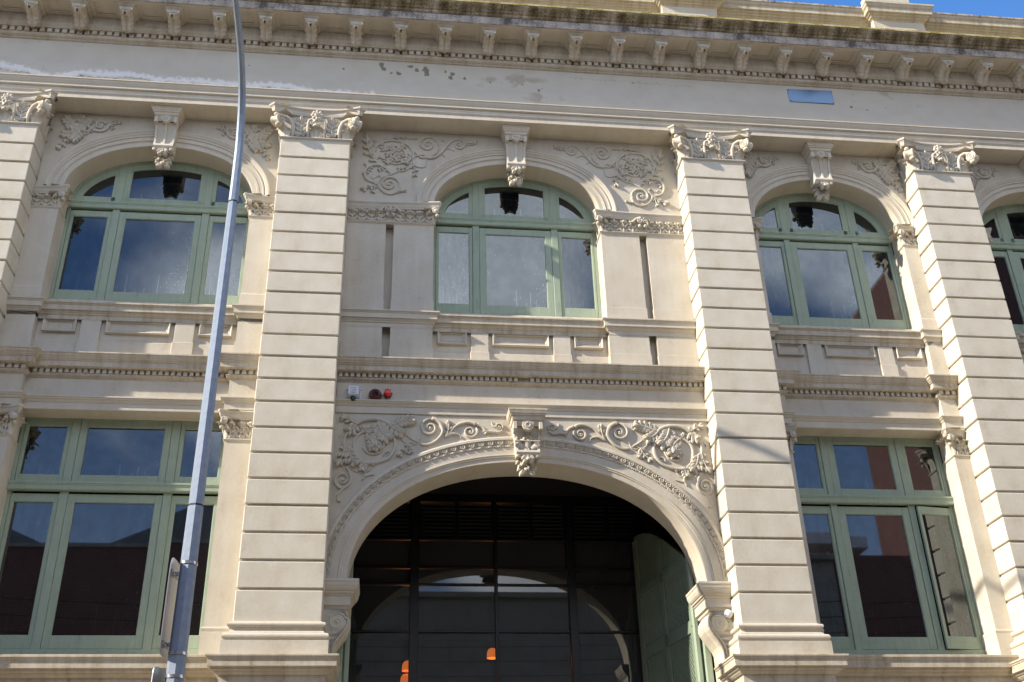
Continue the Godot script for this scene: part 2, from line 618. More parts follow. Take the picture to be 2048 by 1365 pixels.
# ------------------------------------------------------------------ the street
func setting():
	var st := mb()
	bx(st, -90, 90, -0.4, 0.0, 3.6, 13.0)
	tag(part("road", st, M.asphalt, self), "", "", "", "structure")
	st = mb()
	bx(st, -90, 90, -0.4, 0.13, -0.3, 3.6, 0.02)
	tag(part("pavement", st, M.paving, self), "", "", "", "structure")
	st = mb()
	bx(st, -90, 90, -0.4, 0.13, 13.0, 17.6, 0.02)
	tag(part("pavement", st, M.paving, self), "", "", "", "structure")
	st = mb()
	bx(st, -160, 160, -0.8, -0.4, -120, 160)
	tag(part("ground", st, M.asphalt, self), "", "", "", "structure")

# ------------------------------------------------------------------ the main building
func shell():
	# roof, ends, back and floors behind the facade
	var st := mb()
	bx(st, -14.0, 15.5, 16.3, 16.6, -16.0, 0.1)
	part("roof", st, M.dark, hall)
	st = mb()
	bx(st, -14.0, -13.6, 0.1, 16.6, -16.0, -0.62)
	bx(st, 15.1, 15.5, 0.1, 16.6, -16.0, -0.62)
	bx(st, -14.0, 15.5, 0.1, 16.6, -16.3, -16.0)
	part("rear_wall", st, M.dark, hall)
	st = mb()
	bx(st, -13.6, 15.1, 8.95, 9.2, -16.0, -0.62)
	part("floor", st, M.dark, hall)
	st = mb()
	bx(st, -3.3, -3.0, 0.1, 8.9, -11.0, -0.66)
	part("passage_wall", st, M.brick, hall)
	st = mb()
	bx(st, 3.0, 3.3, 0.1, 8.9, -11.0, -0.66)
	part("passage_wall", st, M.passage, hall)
	# facade beyond the outer pilasters
	st = mb()
	bx(st, -14.0, -9.40, 0.1, 14.48, -0.62, ZW)
	bx(st, 12.95, 15.5, 0.1, 14.48, -0.62, ZW)
	part("wall", st, M.cream, hall)

func top_entablature():
	var x0 := -14.0
	var x1 := 15.5
	var z := 0.34
	# architrave
	var st := mb()
	var path := [Vector2(x0, z), Vector2(x1, z)]
	sweep(st, path, [Vector2(-0.2, 14.875), Vector2(0.10, 14.855), Vector2(0.115, 14.85), Vector2(0.115, 14.83), Vector2(0.10, 14.825), Vector2(0.095, 14.79), Vector2(0.075, 14.755), Vector2(0.06, 14.735),
		Vector2(0.06, 14.72), Vector2(0.068, 14.71), Vector2(0.068, 14.69), Vector2(0.055, 14.68), Vector2(0.028, 14.68), Vector2(0.028, 14.605), Vector2(0.034, 14.597), Vector2(0.026, 14.58), Vector2(0.018, 14.575), Vector2(0.018, 14.565), Vector2(0.01, 14.56), Vector2(0.01, 14.478), Vector2(-0.6, 14.478)])
	part("architrave", st, M.cream, hall)
	# frieze, with its repairs and flaking
	st = mb()
	quad_uv(st, Vector3(-10.0, 15.78, z), Vector3(11.0, 15.78, z), Vector3(11.0, 14.84, z), Vector3(-10.0, 14.84, z))
	quad_uv(st, Vector3(x0, 15.78, z), Vector3(-10.0, 15.78, z), Vector3(-10.0, 14.84, z), Vector3(x0, 14.84, z), Vector2(0.8, 0), Vector2(1, 1))
	quad_uv(st, Vector3(11.0, 15.78, z), Vector3(x1, 15.78, z), Vector3(x1, 14.84, z), Vector3(11.0, 14.84, z), Vector2(0.8, 0), Vector2(1, 1))
	part("frieze", st, frieze_material(), hall)
	st = mb()
	bx(st, x0, x1, 14.5, 16.25, -0.6, z - 0.004)
	part("frieze_backing", st, M.cream, hall)
	# cornice: the bed mouldings, then corona, then crown
	st = mb()
	sweep(st, path, [Vector2(0.15, 16.26), Vector2(0.15, 16.06), Vector2(0.175, 16.055), Vector2(0.175, 16.035), Vector2(0.165, 16.01), Vector2(0.14, 15.985), Vector2(0.132, 15.965), Vector2(0.135, 15.952), Vector2(0.06, 15.95), Vector2(0.06, 15.858), Vector2(0.10, 15.856), Vector2(0.10, 15.842), Vector2(0.085, 15.815), Vector2(0.055, 15.80), Vector2(0.035, 15.795), Vector2(0.035, 15.78), Vector2(0.02, 15.77), Vector2(-0.01, 15.765)])
	var cornice := part("cornice", st, M.stained, hall)
	st = mb()
	var n := 0
	var x := -0.546 - 0.813 * 14 - 0.04
	while x < 12.0:
		if x > -10.4:
			n += 1
		x += 0.129
	var d := mb()
	bx(d, -0.0415, 0.0415, 15.862, 15.947, z + 0.05, z + 0.13, 0.005)
	var dm := done(d)
	for k in 172:
		inst("dentil", dm, M.stained, cornice, at(Vector3(-10.35 + 0.129 * k, rng.randf_range(-0.002, 0.002), rng.randf_range(-0.004, 0.0))))
	# soffit with sunk coffers between the brackets
	st = mb()
	bx(st, x0, x1, 16.285, 16.42, z - 0.3, z + 0.59)
	for k in range(-16, 20):
		var c := -0.546 + 0.813 * k
		bx(st, c - 0.165, c + 0.165, 16.25, 16.286, z + 0.1, z + 0.598)
		var e := c + 0.4065
		bx(st, e - 0.2415, e - 0.19, 16.25, 16.286, z + 0.1, z + 0.598)
		bx(st, e + 0.19, e + 0.2415, 16.25, 16.286, z + 0.1, z + 0.598)
		bx(st, e - 0.19, e + 0.19, 16.25, 16.286, z + 0.1, z + 0.205)
		bx(st, e - 0.19, e + 0.19, 16.25, 16.286, z + 0.545, z + 0.598)
		bx(st, e - 0.19, e - 0.165, 16.264, 16.286, z + 0.205, z + 0.545)
		bx(st, e + 0.165, e + 0.19, 16.264, 16.286, z + 0.205, z + 0.545)
		bx(st, e - 0.165, e + 0.165, 16.264, 16.286, z + 0.205, z + 0.232)
		bx(st, e - 0.165, e + 0.165, 16.264, 16.286, z + 0.518, z + 0.545)
	part("soffit", st, M.cream, cornice)
	st = mb()
	sweep(st, path, [Vector2(0.60, 16.424), Vector2(0.625, 16.42), Vector2(0.625, 16.252), Vector2(0.598, 16.25)])
	part("corona", st, M.weathered, cornice)
	st = mb()
	sweep(st, path, [Vector2(0.785, 16.60), Vector2(0.775, 16.57), Vector2(0.74, 16.535), Vector2(0.71, 16.515), Vector2(0.69, 16.495), Vector2(0.685, 16.485), Vector2(0.668, 16.485), Vector2(0.668, 16.47), Vector2(0.66, 16.466), Vector2(0.655, 16.445), Vector2(0.64, 16.43), Vector2(0.635, 16.424), Vector2(0.58, 16.424)])
	part("crown_moulding", st, M.mossy, cornice)
	st = mb()
	sweep(st, path, [Vector2(-0.4, 16.74), Vector2(0.775, 16.652), Vector2(0.795, 16.645), Vector2(0.795, 16.605), Vector2(0.785, 16.60)])
	part("weathered_lip", st, M.lichen, cornice)
	# brackets under the cornice
	var bm := modillion()
	for k in range(-12, 15):
		var xf := Transform3D(Basis(), Vector3(-0.546 + 0.813 * k, 0, z))
		var o := inst("bracket", bm[0], M.stained, cornice, xf)
		o.scale.x = rng.randf_range(0.97, 1.03)
	# parapet
	st = mb()
	var pz := 0.10
	var cope := [Vector2(-0.34, 18.13), Vector2(0.19, 18.10), Vector2(0.20, 18.09), Vector2(0.20, 18.05), Vector2(0.185, 18.035), Vector2(0.17, 17.99), Vector2(0.15, 17.97), Vector2(0.145, 17.965), Vector2(0.145, 17.865), Vector2(0.11, 17.86), Vector2(0.10, 17.83), Vector2(0.06, 17.81), Vector2(0.055, 17.785), Vector2(0.03, 17.775), Vector2(0.0, 17.74)]
	bx(st, x0, x1, 16.5, 18.0, pz - 0.34, pz)
	var par := part("parapet", st, M.cream, hall)
	st = mb()
	sweep(st, [Vector2(x0, pz), Vector2(x1, pz)], cope.slice(4))
	part("coping_moulding", st, M.stained, par)
	st = mb()
	sweep(st, [Vector2(x0, pz), Vector2(x1, pz)], cope.slice(0, 5))
	sweep(st, [Vector2(x1, pz - 0.34), Vector2(x0, pz - 0.34)], [Vector2(0, 18.13), Vector2(0, 17.9)])
	part("coping", st, M.weathered, par)
	for p in PIL:
		var c0: float = p[0] + 0.01
		var c1: float = p[1] - 0.01
		st = mb()
		bx(st, c0, c1, 16.6, 18.0, -0.25, 0.29)
		var pc: float = (c0 + c1) / 2
		for f in [[0.30, 0.30, 0.02], [0.26, 0.27, 0.012]]:
			var hw: float = f[0]
			var o := 0.29 + float(f[2])
			sweep(st, [Vector2(pc - hw, 0.285), Vector2(pc + hw, 0.285)], [Vector2(float(f[2]), 17.50 + hw * 0.25), Vector2(float(f[2]) - 0.004, 17.46 + hw * 0.25)])
			bx(st, pc - hw - 0.05, pc + hw + 0.05, 17.47 + hw * 0.25 - 0.045, 17.47 + hw * 0.25, 0.28, o)
			bx(st, pc - hw - 0.05, pc - hw, 16.6, 17.42 + hw * 0.25, 0.28, o)
			bx(st, pc + hw, pc + hw + 0.05, 16.6, 17.42 + hw * 0.25, 0.28, o)
		bx(st, c0 + 0.12, c1 - 0.12, 18.08, 18.75, -0.2, 0.2, 0.01)
		var ped := part("parapet_pedestal", st, M.cream, hall)
		st = mb()
		sweep(st, [Vector2(c0, -0.1), Vector2(c0, 0.29), Vector2(c1, 0.29), Vector2(c1, -0.1)], cope.slice(1))
		bx(st, c0, c1, 17.9, 18.12, -0.2, 0.28)
		part("pedestal_cap", st, M.stained, ped)

func modillion() -> Array:
	# scroll bracket with an acanthus leaf beneath, x centred, z from the frieze plane
	var st := mb()
	var zb := 0.14
	sweep(st, [Vector2(-0.125, zb), Vector2(-0.125, 0.52), Vector2(0.125, 0.52), Vector2(0.125, zb)], [Vector2(0.035, 16.252), Vector2(0.035, 16.235), Vector2(0.02, 16.215), Vector2(0.008, 16.20), Vector2(0.0, 16.195), Vector2(0.0, 16.17), Vector2(-0.12, 16.17)])
	var side := [Vector2(zb, 16.18), Vector2(0.51, 16.18), Vector2(0.54, 16.165), Vector2(0.552, 16.135), Vector2(0.545, 16.105), Vector2(0.52, 16.085), Vector2(0.485, 16.082), Vector2(0.44, 16.085), Vector2(0.40, 16.078), Vector2(0.36, 16.058), Vector2(0.32, 16.028), Vector2(0.285, 15.985), Vector2(0.26, 15.945), Vector2(0.235, 15.915), Vector2(0.20, 15.905), Vector2(0.165, 15.918), Vector2(zb, 15.94)]
	var hw := 0.10
	for i in side.size():
		var a: Vector2 = side[i]
		var b: Vector2 = side[(i + 1) % side.size()]
		quad(st, Vector3(-hw, a.y, a.x), Vector3(hw, a.y, a.x), Vector3(hw, b.y, b.x), Vector3(-hw, b.y, b.x))
	var mid := Vector2(0.3, 16.1)
	for s in [-hw, hw]:
		for i in side.size():
			var a: Vector2 = side[i]
			var b: Vector2 = side[(i + 1) % side.size()]
			out_tri(st, Vector3(s, a.y, a.x), Vector3(s, b.y, b.x), Vector3(s, mid.y, mid.x), Vector3(0, mid.y, mid.x))
		spiral3(st, Vector3(s, 16.128, 0.475), Vector3(0, 0, 1), Vector3(0, 1, 0), 0.055, 1.6, 1, 1.5, 0.024)
		spiral3(st, Vector3(s, 15.98, 0.20), Vector3(0, 0, 1), Vector3(0, 1, 0), 0.055, 1.4, -1, -1.5, 0.024)
	# acanthus leaf lying on the curved underside, root at the wall, tip curling off the front
	var cur := [Vector2(0.185, 15.908), Vector2(0.235, 15.912), Vector2(0.265, 15.945), Vector2(0.29, 15.985), Vector2(0.325, 16.025), Vector2(0.365, 16.053), Vector2(0.41, 16.07), Vector2(0.455, 16.072), Vector2(0.50, 16.062), Vector2(0.53, 16.055)]
	var line := spline(cur, 4)
	var rows := []
	var us := [-1.0, -0.75, -0.5, -0.25, -0.08, 0.0, 0.08, 0.25, 0.5, 0.75, 1.0]
	for i in line.size():
		var v := float(i) / (line.size() - 1)
		var d: Vector2 = (line[mini(i + 1, line.size() - 1)] - line[maxi(i - 1, 0)]).normalized()
		var nn := Vector2(d.y, -d.x)
		var f := fmod(v * 5.0, 1.0)
		var wide := 0.112 * (0.72 + 0.28 * sin(PI * v)) * (0.62 + 0.38 * pow(sin(PI * clampf(f * 0.9 + 0.05, 0, 1)), 0.6)) * (1.0 - pow(v, 8.0) * 0.6)
		var row := []
		for u in us:
			var au := absf(u)
			var lift := 0.012 + 0.03 * (1.0 - au * au) + 0.016 * au * (sin(PI * f) - 0.4) - 0.022 * exp(-au * au * 120.0) + 0.02 * pow(v, 5.0)
			if au > 0.99: lift = -0.012
			var q: Vector2 = line[i] + nn * lift + d * 0.03 * au * au
			row.append(Vector3(u * wide, q.y, q.x))
		rows.append(row)
	st.set_smooth_group(1)
	for i in rows.size() - 1:
		for j in us.size() - 1:
			quad(st, rows[i][j], rows[i][j + 1], rows[i + 1][j + 1], rows[i + 1][j])
	st.set_smooth_group(-1)
	for k in 5:
		ball(st, Vector3((k - 2) * 0.034, 16.062 + 0.01 * absf(k - 2), 0.535), 0.022)
	tube(st, [Vector3(-0.115, 16.15, 0.515), Vector3(0.115, 16.15, 0.515)], [0.028], 8, Vector3.UP)
	return [done(st)]

func frieze_material() -> StandardMaterial3D:
	var w := 2048
	var h := 96
	var im := Image.create(w, h, false, Image.FORMAT_RGB8)
	var a := seamless(71, 0.02, 512, h, 4)
	var b := seamless(72, 0.09, 512, h, 4)
	var c := seamless(73, 0.006, 1024, h, 4)
	var line := [[-10.0, 15.10], [-9.16, 15.23], [-8.7, 15.13], [-8.27, 14.99], [-7.8, 15.13], [-7.02, 15.17], [-6.4, 15.08], [-5.71, 15.10], [-5.0, 15.06], [-4.3, 15.12], [-3.6, 14.99], [-3.1, 15.01], [-2.7, 14.95]]
	var flecks := [[-2.52, 15.66, 0.06], [-2.46, 15.58, 0.05], [-2.32, 15.48, 0.03], [-2.2, 15.49, 0.045], [-1.98, 15.66, 0.045], [-1.86, 15.60, 0.05], [-1.70, 15.62, 0.07], [-1.68, 15.55, 0.06], [-1.69, 15.49, 0.05], [-1.32, 15.60, 0.03], [-1.2, 15.55, 0.05], [-1.24, 15.46, 0.045], [-0.98, 15.46, 0.035], [-0.5, 15.40, 0.02], [0.40, 15.28, 0.03], [0.46, 15.33, 0.02], [0.1, 15.40, 0.015], [-3.2, 15.52, 0.02], [-4.9, 15.46, 0.015], [6.5, 15.33, 0.03], [6.8, 15.27, 0.02], [7.2, 15.36, 0.02], [2.2, 15.1, 0.01], [-0.2, 15.02, 0.01]]
	for y in h:
		for x in w:
			var X := lerpf(-10.0, 11.0, float(x) / w)
			var Y := lerpf(15.78, 14.84, float(y) / h)
			var t := a.get_pixel(x % 512, y).r
			var g := b.get_pixel(x % 512, y).r
			var big := c.get_pixel(x / 2, y).r
			var col := lin(0.52, 0.475, 0.395).lerp(lin(0.59, 0.555, 0.48), t * 0.6 + big * 0.4)
			if X < -2.6:
				var ly := 15.0
				for k in line.size() - 1:
					if X >= line[k][0] and X < line[k + 1][0]:
						ly = lerpf(line[k][1], line[k + 1][1], (X - line[k][0]) / (line[k + 1][0] - line[k][0]))
				ly += (g - 0.5) * 0.06 + 0.03
				var low := 0.20 + (t - 0.5) * 0.12 - 0.10 * smoothstep(-3.4, -2.6, X)
				var into := (ly - Y) / maxf(low, 0.03)
				if into > 0.0 and into < 1.0:
					col = col.lerp(lin(0.80, 0.80, 0.80), 0.85 * smoothstep(0.0, 0.45, into + (g - 0.5) * 0.3) * (1.0 - smoothstep(0.55, 1.0, into)))
				elif into >= 1.0 and X < -3.0 and X > -8.3:
					col = col.lerp(lin(0.66, 0.58, 0.50), 0.7)
					if Y < 14.93 + (t - 0.5) * 0.12: col = lin(0.76, 0.76, 0.77)
				if absf(ly - Y - low * 1.0) < 0.007 and g > 0.42: col = col * 0.62
			for f in flecks:
				var dx: float = X - f[0]
				var dy: float = Y - f[1]
				var rr: float = f[2] * (0.1 + 1.5 * g)
				if dx * dx + dy * dy < rr * rr: col = lin(0.22, 0.21, 0.155)
			if absf(Y - 15.66 + 0.02 * X + (g - 0.5) * 0.1) < 0.005 and X > 1.0 and X < 3.4: col = col * 0.8
			var dark := smoothstep(0.72, 0.9, big) * smoothstep(0.5, 0.75, t)
			col = col.lerp(lin(0.30, 0.25, 0.17), dark * 0.5)
			im.set_pixel(x, y, col)
	var m := StandardMaterial3D.new()
	m.albedo_texture = ImageTexture.create_from_image(im)
	m.roughness = 0.85
	m.metallic_specular = 0.3
	return m

# ------------------------------------------------------------------ giant pilasters
var cap_mesh: ArrayMesh
var base_meshes := {}

func pilaster(x0: float, x1: float):
	var cx := (x0 + x1) / 2.0
	var hw := (x1 - x0) / 2.0
	var st := mb()
	bx(st, x0 + 0.035, x1 - 0.035, 5.3, 14.3, -0.62, ZP - 0.035)
	var shaft := part("pilaster", st, M.cream, hall)
	var bottoms := []
	for n in 13:
		bottoms.append(13.42 - 0.3896 * n)
	for n in 6:
		bottoms.append(8.314 - 0.4103 * n)
	bottoms.append(5.85)
	bottoms.append(5.36)
	var top := 13.79
	var key := []
	for i in bottoms.size():
		var y0: float = bottoms[i]
		st = mb()
		bx(st, x0, x1, y0, top, -0.40, ZP, 0.011)
		var o := part("course_block", st, M.block, shaft)
		o.position = Vector3(rng.randf_range(-0.004, 0.004), 0, rng.randf_range(-0.004, 0.003))
		top = y0 - 0.034
	# capital and base
	if cap_mesh == null:
		cap_mesh = big_capital()
	var s := hw / 0.6
	inst("capital", cap_mesh, M.cream, shaft, Transform3D(Basis().scaled(Vector3(s, 1, 1)), Vector3(cx, 0, 0)))
	st = mb()
	var path := [Vector2(x0, -0.3), Vector2(x0, ZP), Vector2(x1, ZP), Vector2(x1, -0.3)]
	var prof := [Vector2(-0.02, 5.40), Vector2(0.012, 5.375), Vector2(0.012, 5.365)]
	for k in 9:
		var a := PI * (0.5 - k / 8.0)
		prof.append(Vector2(0.032 + 0.033 * cos(a), 5.33 + 0.035 * sin(a)))
	prof += [Vector2(0.03, 5.285), Vector2(0.022, 5.27), Vector2(0.03, 5.245), Vector2(0.05, 5.23), Vector2(0.055, 5.21)]
	for k in 9:
		var a := PI * (0.5 - k / 8.0)
		prof.append(Vector2(0.07 + 0.048 * cos(a), 5.16 + 0.048 * sin(a)))
	prof += [Vector2(0.10, 5.108), Vector2(0.118, 5.105), Vector2(0.118, 4.86)]
	sweep(st, path, prof)
	part("base", st, M.cream, shaft)
	st = mb()
	sweep(st, path, [Vector2(0.0, 4.93), Vector2(0.262, 4.89), Vector2(0.275, 4.885), Vector2(0.275, 4.862), Vector2(0.262, 4.855), Vector2(0.255, 4.835), Vector2(0.245, 4.828), Vector2(0.245, 4.735), Vector2(0.205, 4.73), Vector2(0.195, 4.70), Vector2(0.165, 4.685), Vector2(0.16, 4.672), Vector2(0.13, 4.645), Vector2(0.10, 4.64), Vector2(0.10, 0.5), Vector2(0.14, 0.46), Vector2(0.14, 0.1)])
	part("pedestal", st, M.stained, shaft)

func big_capital() -> ArrayMesh:
	var st := mb()
	var hw := 0.6
	bx(st, -hw * 0.97, hw * 0.97, 13.8, 14.34, -0.35, ZP - 0.03)
	# astragal
	var pr := []
	for k in 7:
		var a := PI * (0.5 - k / 6.0)
		pr.append(Vector2(0.016 + 0.022 * cos(a), 13.817 + 0.02 * sin(a)))
	pr = [Vector2(-0.06, 13.84)] + pr + [Vector2(0.01, 13.795), Vector2(-0.01, 13.77)]
	sweep(st, [Vector2(-hw, -0.2), Vector2(-hw, ZP), Vector2(hw, ZP), Vector2(hw, -0.2)], pr)
	# abacus with hollow sides and cut corners
	var path := []
	for k in 9:
		var t := k / 8.0
		path.append(Vector2(-0.655 - 0.185 * pow(t, 2.3), lerpf(-0.12, 0.455, t)))
	for k in 21:
		var x := lerpf(-0.745, 0.745, k / 20.0)
		path.append(Vector2(x, 0.405 + 0.135 * pow(absf(x) / 0.745, 2.3)))
	for k in 9:
		var t := 1.0 - k / 8.0
		path.append(Vector2(0.655 + 0.185 * pow(t, 2.3), lerpf(-0.12, 0.455, t)))
	sweep(st, path, [Vector2(-0.3, 14.477), Vector2(-0.004, 14.477), Vector2(0.004, 14.47), Vector2(0.006, 14.452), Vector2(0.0, 14.437), Vector2(-0.012, 14.427), Vector2(-0.02, 14.424), Vector2(-0.022, 14.408), Vector2(-0.03, 14.404), Vector2(-0.034, 14.37), Vector2(-0.045, 14.335), Vector2(-0.05, 14.325), Vector2(-0.3, 14.32)])
	var F := Vector3(0, 0, 1)
	var zf := ZP - 0.02
	# side faces get the same foliage, so that the returns read as carved
	for s in [-1.0, 1.0]:
		var S := Vector3(s, 0, 0)
		leaf3(st, Vector3(s * hw, 13.84, 0.12), Vector3.UP, S, 0.40, 0.22, 0.5, 4)
		leaf3(st, Vector3(s * hw, 13.84, -0.04), Vector3.UP, S, 0.24, 0.16, 0.6, 3)
		leaf3(st, Vector3(s * hw, 13.84, 0.28), Vector3.UP, S, 0.22, 0.16, 0.8, 3)
		# corner volute: a drum set on the diagonal, coiled at the ends
		var c := Vector3(s * 0.675, 14.115, 0.475)
		var ax := Vector3(s * 0.80, 0, -0.60).normalized()
		var rot := Basis(ax.cross(Vector3.UP).normalized(), ax, ax.cross(ax.cross(Vector3.UP)).normalized())
		lathe(st, [Vector2(0.0, 0.085), Vector2(0.09, 0.085), Vector2(0.10, 0.075), Vector2(0.082, 0.03), Vector2(0.078, 0.0), Vector2(0.082, -0.03), Vector2(0.10, -0.075), Vector2(0.09, -0.085), Vector2(0.0, -0.085)], 16, Transform3D(rot, c))
		var fx := ax.cross(Vector3.UP).normalized()
		spiral3(st, c - ax * 0.088, fx, Vector3.UP, 0.088, 1.8, int(s), 1.6, 0.03)
		spiral3(st, c + ax * 0.088, fx, Vector3.UP, 0.088, 1.8, int(s), 1.6, 0.03)
		# its stalk, a flat band rising from the foot and rolling over into the coil
		var band := [Vector3(s * 0.40, 13.835, zf + 0.02), Vector3(s * 0.395, 13.95, zf + 0.04), Vector3(s * 0.41, 14.08, zf + 0.05), Vector3(s * 0.455, 14.18, zf + 0.065), Vector3(s * 0.53, 14.225, zf + 0.09), Vector3(s * 0.61, 14.22, zf + 0.12)]
		tube(st, band, [0.034, 0.034, 0.034, 0.034, 0.034, 0.03], 8, F, 0.8)
		# inner stalks and the small helices
		var hel := [Vector3(s * 0.145, 13.835, zf + 0.02), Vector3(s * 0.145, 13.97, zf + 0.05), Vector3(s * 0.15, 14.09, zf + 0.065), Vector3(s * 0.13, 14.18, zf + 0.08), Vector3(s * 0.08, 14.205, zf + 0.09), Vector3(s * 0.03, 14.16, zf + 0.09)]
		tube(st, hel, [0.028], 8, F, 0.8)
		spiral3(st, Vector3(s * 0.065, 14.135, zf + 0.085), Vector3(1, 0, 0), Vector3.UP, 0.06, 1.6, int(s), 1.2, 0.026)
		# tall leaf between the stalks, with a pair of curls at its foot
		leaf(st, Vector2(s * 0.27, 13.86), Vector2(s * 0.27, 14.27), 0.235, 0.0, 4, ZP - 0.028, Transform2D())
		for e in [-1.0, 1.0]:
			spiral3(st, Vector3(s * 0.27 + e * 0.055, 13.885, zf + 0.045), Vector3(1, 0, 0), Vector3.UP, 0.045, 1.3, int(e), 0.4, 0.024)
		# leaf below the centre and the leaf under the corner volute
		leaf3(st, Vector3(s * 0.055, 13.835, zf + 0.01), Vector3(s * 0.25, 1, 0).normalized(), F, 0.17, 0.11, 0.7, 3)
		leaf3(st, Vector3(s * 0.57, 13.83, zf + 0.0), Vector3(s * 0.12, 1, 0).normalized(), Vector3(s * 0.45, 0, 0.9).normalized(), 0.235, 0.20, 1.0, 4)
		leaf3(st, Vector3(s * 0.49, 13.83, zf + 0.02), Vector3(-s * 0.1, 1, 0).normalized(), F, 0.16, 0.11, 0.7, 3)
		ball(st, Vector3(s * 0.645, 14.005, 0.50), 0.062, Vector3(1, 0.65, 1))
		ball(st, Vector3(s * 0.70, 14.24, 0.475), 0.05, Vector3(1, 0.8, 1))
	leaf3(st, Vector3(0, 13.835, zf + 0.02), Vector3.UP, F, 0.19, 0.13, 0.6, 3)
	ball(st, Vector3(0, 14.05, zf + 0.10), 0.062, Vector3(1.1, 0.5, 0.8))
	# rosette on the abacus
	for k in 8:
		var a := TAU * k / 8.0
		ball(st, Vector3(cos(a) * 0.078, 14.285 + sin(a) * 0.078, 0.455), 0.036, Vector3(1, 1, 0.7))
	ball(st, Vector3(0, 14.285, 0.45), 0.07, Vector3(1, 1, 0.5))
	spiral3(st, Vector3(0, 14.285, 0.487), Vector3(1, 0, 0), Vector3.UP, 0.034, 1.5, 1, 0.5, 0.02)
	return done(st)

# ------------------------------------------------------------------ smaller classical parts
func small_capital(x0: float, x1: float, ya: float, yt: float, zf: float, inner: int, parent: Node, called := "capital", slot := []):
	# inner: +1 when the window lies to the right, -1 to the left; the return runs back into the reveal
	var st := mb()
	var yl := yt - 0.155
	bx(st, x0, x1, ya, yt, ZF + 0.03, zf - 0.02)
	var back := ZF + 0.04
	var path := [Vector2(x0, zf), Vector2(x1, zf), Vector2(x1, back)] if inner > 0 else [Vector2(x0, back), Vector2(x0, zf), Vector2(x1, zf)]
	sweep(st, path, [Vector2(-0.03, ya + 0.035), Vector2(0.018, ya + 0.03), Vector2(0.026, ya + 0.018), Vector2(0.018, ya + 0.006), Vector2(0.01, ya), Vector2(-0.01, ya - 0.02)])
	# abacus sweeping out to a horn at the window corner
	var p2 := []
	var w := x1 - x0
	for k in 9:
		var t := k / 8.0
		p2.append(Vector2(lerpf(x0, x1 + 0.10, t), zf + 0.045 + 0.075 * pow(t, 3.0)))
	p2.append(Vector2(x1 + 0.13, zf + 0.075))
	for k in 6:
		var t := 1.0 - k / 5.0
		p2.append(Vector2(x1 + 0.045 + 0.085 * pow(t, 2.5), lerpf(back, zf + 0.05, t)))
	if inner < 0:
		for k in p2.size():
			p2[k].x = x0 + x1 - p2[k].x
		p2.reverse()
	sweep(st, p2, [Vector2(-0.3, yt), Vector2(0.0, yt - 0.002), Vector2(0.006, yt - 0.02), Vector2(-0.004, yt - 0.042), Vector2(-0.014, yt - 0.05), Vector2(-0.02, yt - 0.066), Vector2(-0.03, yt - 0.10), Vector2(-0.042, yt - 0.125), Vector2(-0.045, yt - 0.14), Vector2(-0.3, yt - 0.15)])
	var lh := yl - ya - 0.03
	var n := maxi(2, int(round(w / 0.17)))
	var dx := w / n
	for k in n:
		var x := x0 + dx * (k + 0.5)
		if slot.size() and x > slot[0] - 0.03 and x < slot[1] + 0.03:
			continue
		leaf(st, Vector2(x, ya + 0.03), Vector2(x, ya + 0.03 + lh * 0.95), dx * 1.0, 0.0, 3, zf - 0.02, Transform2D())
		ball(st, Vector3(x, yl - 0.05, zf + 0.045), 0.031, Vector3(1.15, 0.7, 0.9))
		for e in [-1.0, 1.0]:
			leaf3(st, Vector3(x + e * dx * 0.42, ya + 0.03, zf - 0.02), Vector3(e * 0.2, 1, 0).normalized(), Vector3(0, 0, 1), lh * 0.6, dx * 0.5, 0.8, 3)
	var xc := x1 if inner > 0 else x0
	var s := float(inner)
	# return face
	for k in 2:
		leaf3(st, Vector3(xc, ya + 0.03, zf - 0.13 - 0.15 * k), Vector3.UP, Vector3(s, 0, 0), lh * 1.05, 0.15, 0.6, 4)
	# corner volute and the leaf under it
	var c := Vector3(xc + s * 0.03, yl - 0.03, zf + 0.055)
	for q in [Vector3(1, 0, 0), Vector3(0, 0, 1)]:
		spiral3(st, c + (Vector3(0, 0, 0.025) if q.x > 0.5 else Vector3(s * 0.025, 0, 0)), q, Vector3.UP, 0.06, 1.6, int(s), 1.8, 0.026)
	ball(st, c, 0.055)
	leaf3(st, Vector3(xc - s * 0.01, ya + 0.03, zf - 0.01), Vector3(s * 0.12, 1, 0).normalized(), Vector3(s * 0.7, 0, 0.7), lh * 0.8, 0.13, 1.0, 4)
	ball(st, Vector3(xc + s * 0.055, ya + lh * 0.66, zf + 0.06), 0.034)
	tube(st, [Vector3(xc - s * 0.13, yl - 0.10, zf + 0.02), Vector3(xc - s * 0.09, yl - 0.02, zf + 0.045), Vector3(xc - s * 0.02, yl + 0.025, zf + 0.06), Vector3(xc + s * 0.03, yl + 0.02, zf + 0.07)], [0.02], 6, Vector3(0, 0, 1))
	if slot.size():
		var m: float = (slot[0] + slot[1]) / 2.0
		for e in [-1.0, 1.0]:
			spiral3(st, Vector3(m + e * 0.055, yl - 0.03, zf + 0.075), Vector3(1, 0, 0), Vector3.UP, 0.055, 1.6, int(e), 1.2, 0.024)
			tube(st, [Vector3(m + e * 0.25, yl - 0.16, zf + 0.0), Vector3(m + e * 0.19, yl - 0.06, zf + 0.03), Vector3(m + e * 0.11, yl + 0.01, zf + 0.06), Vector3(m + e * 0.03, yl + 0.03, zf + 0.075)], [0.022], 6, Vector3(0, 0, 1))
			ball(st, Vector3(m + e * 0.05, yl - 0.13, zf + 0.05), 0.035)
			leaf3(st, Vector3(m + e * 0.17, ya + 0.03, zf - 0.01), Vector3(e * 0.2, 1, 0).normalized(), Vector3(0, 0, 1), lh * 0.8, 0.15, 0.6, 4)
	part(called, st, M.cream, parent)

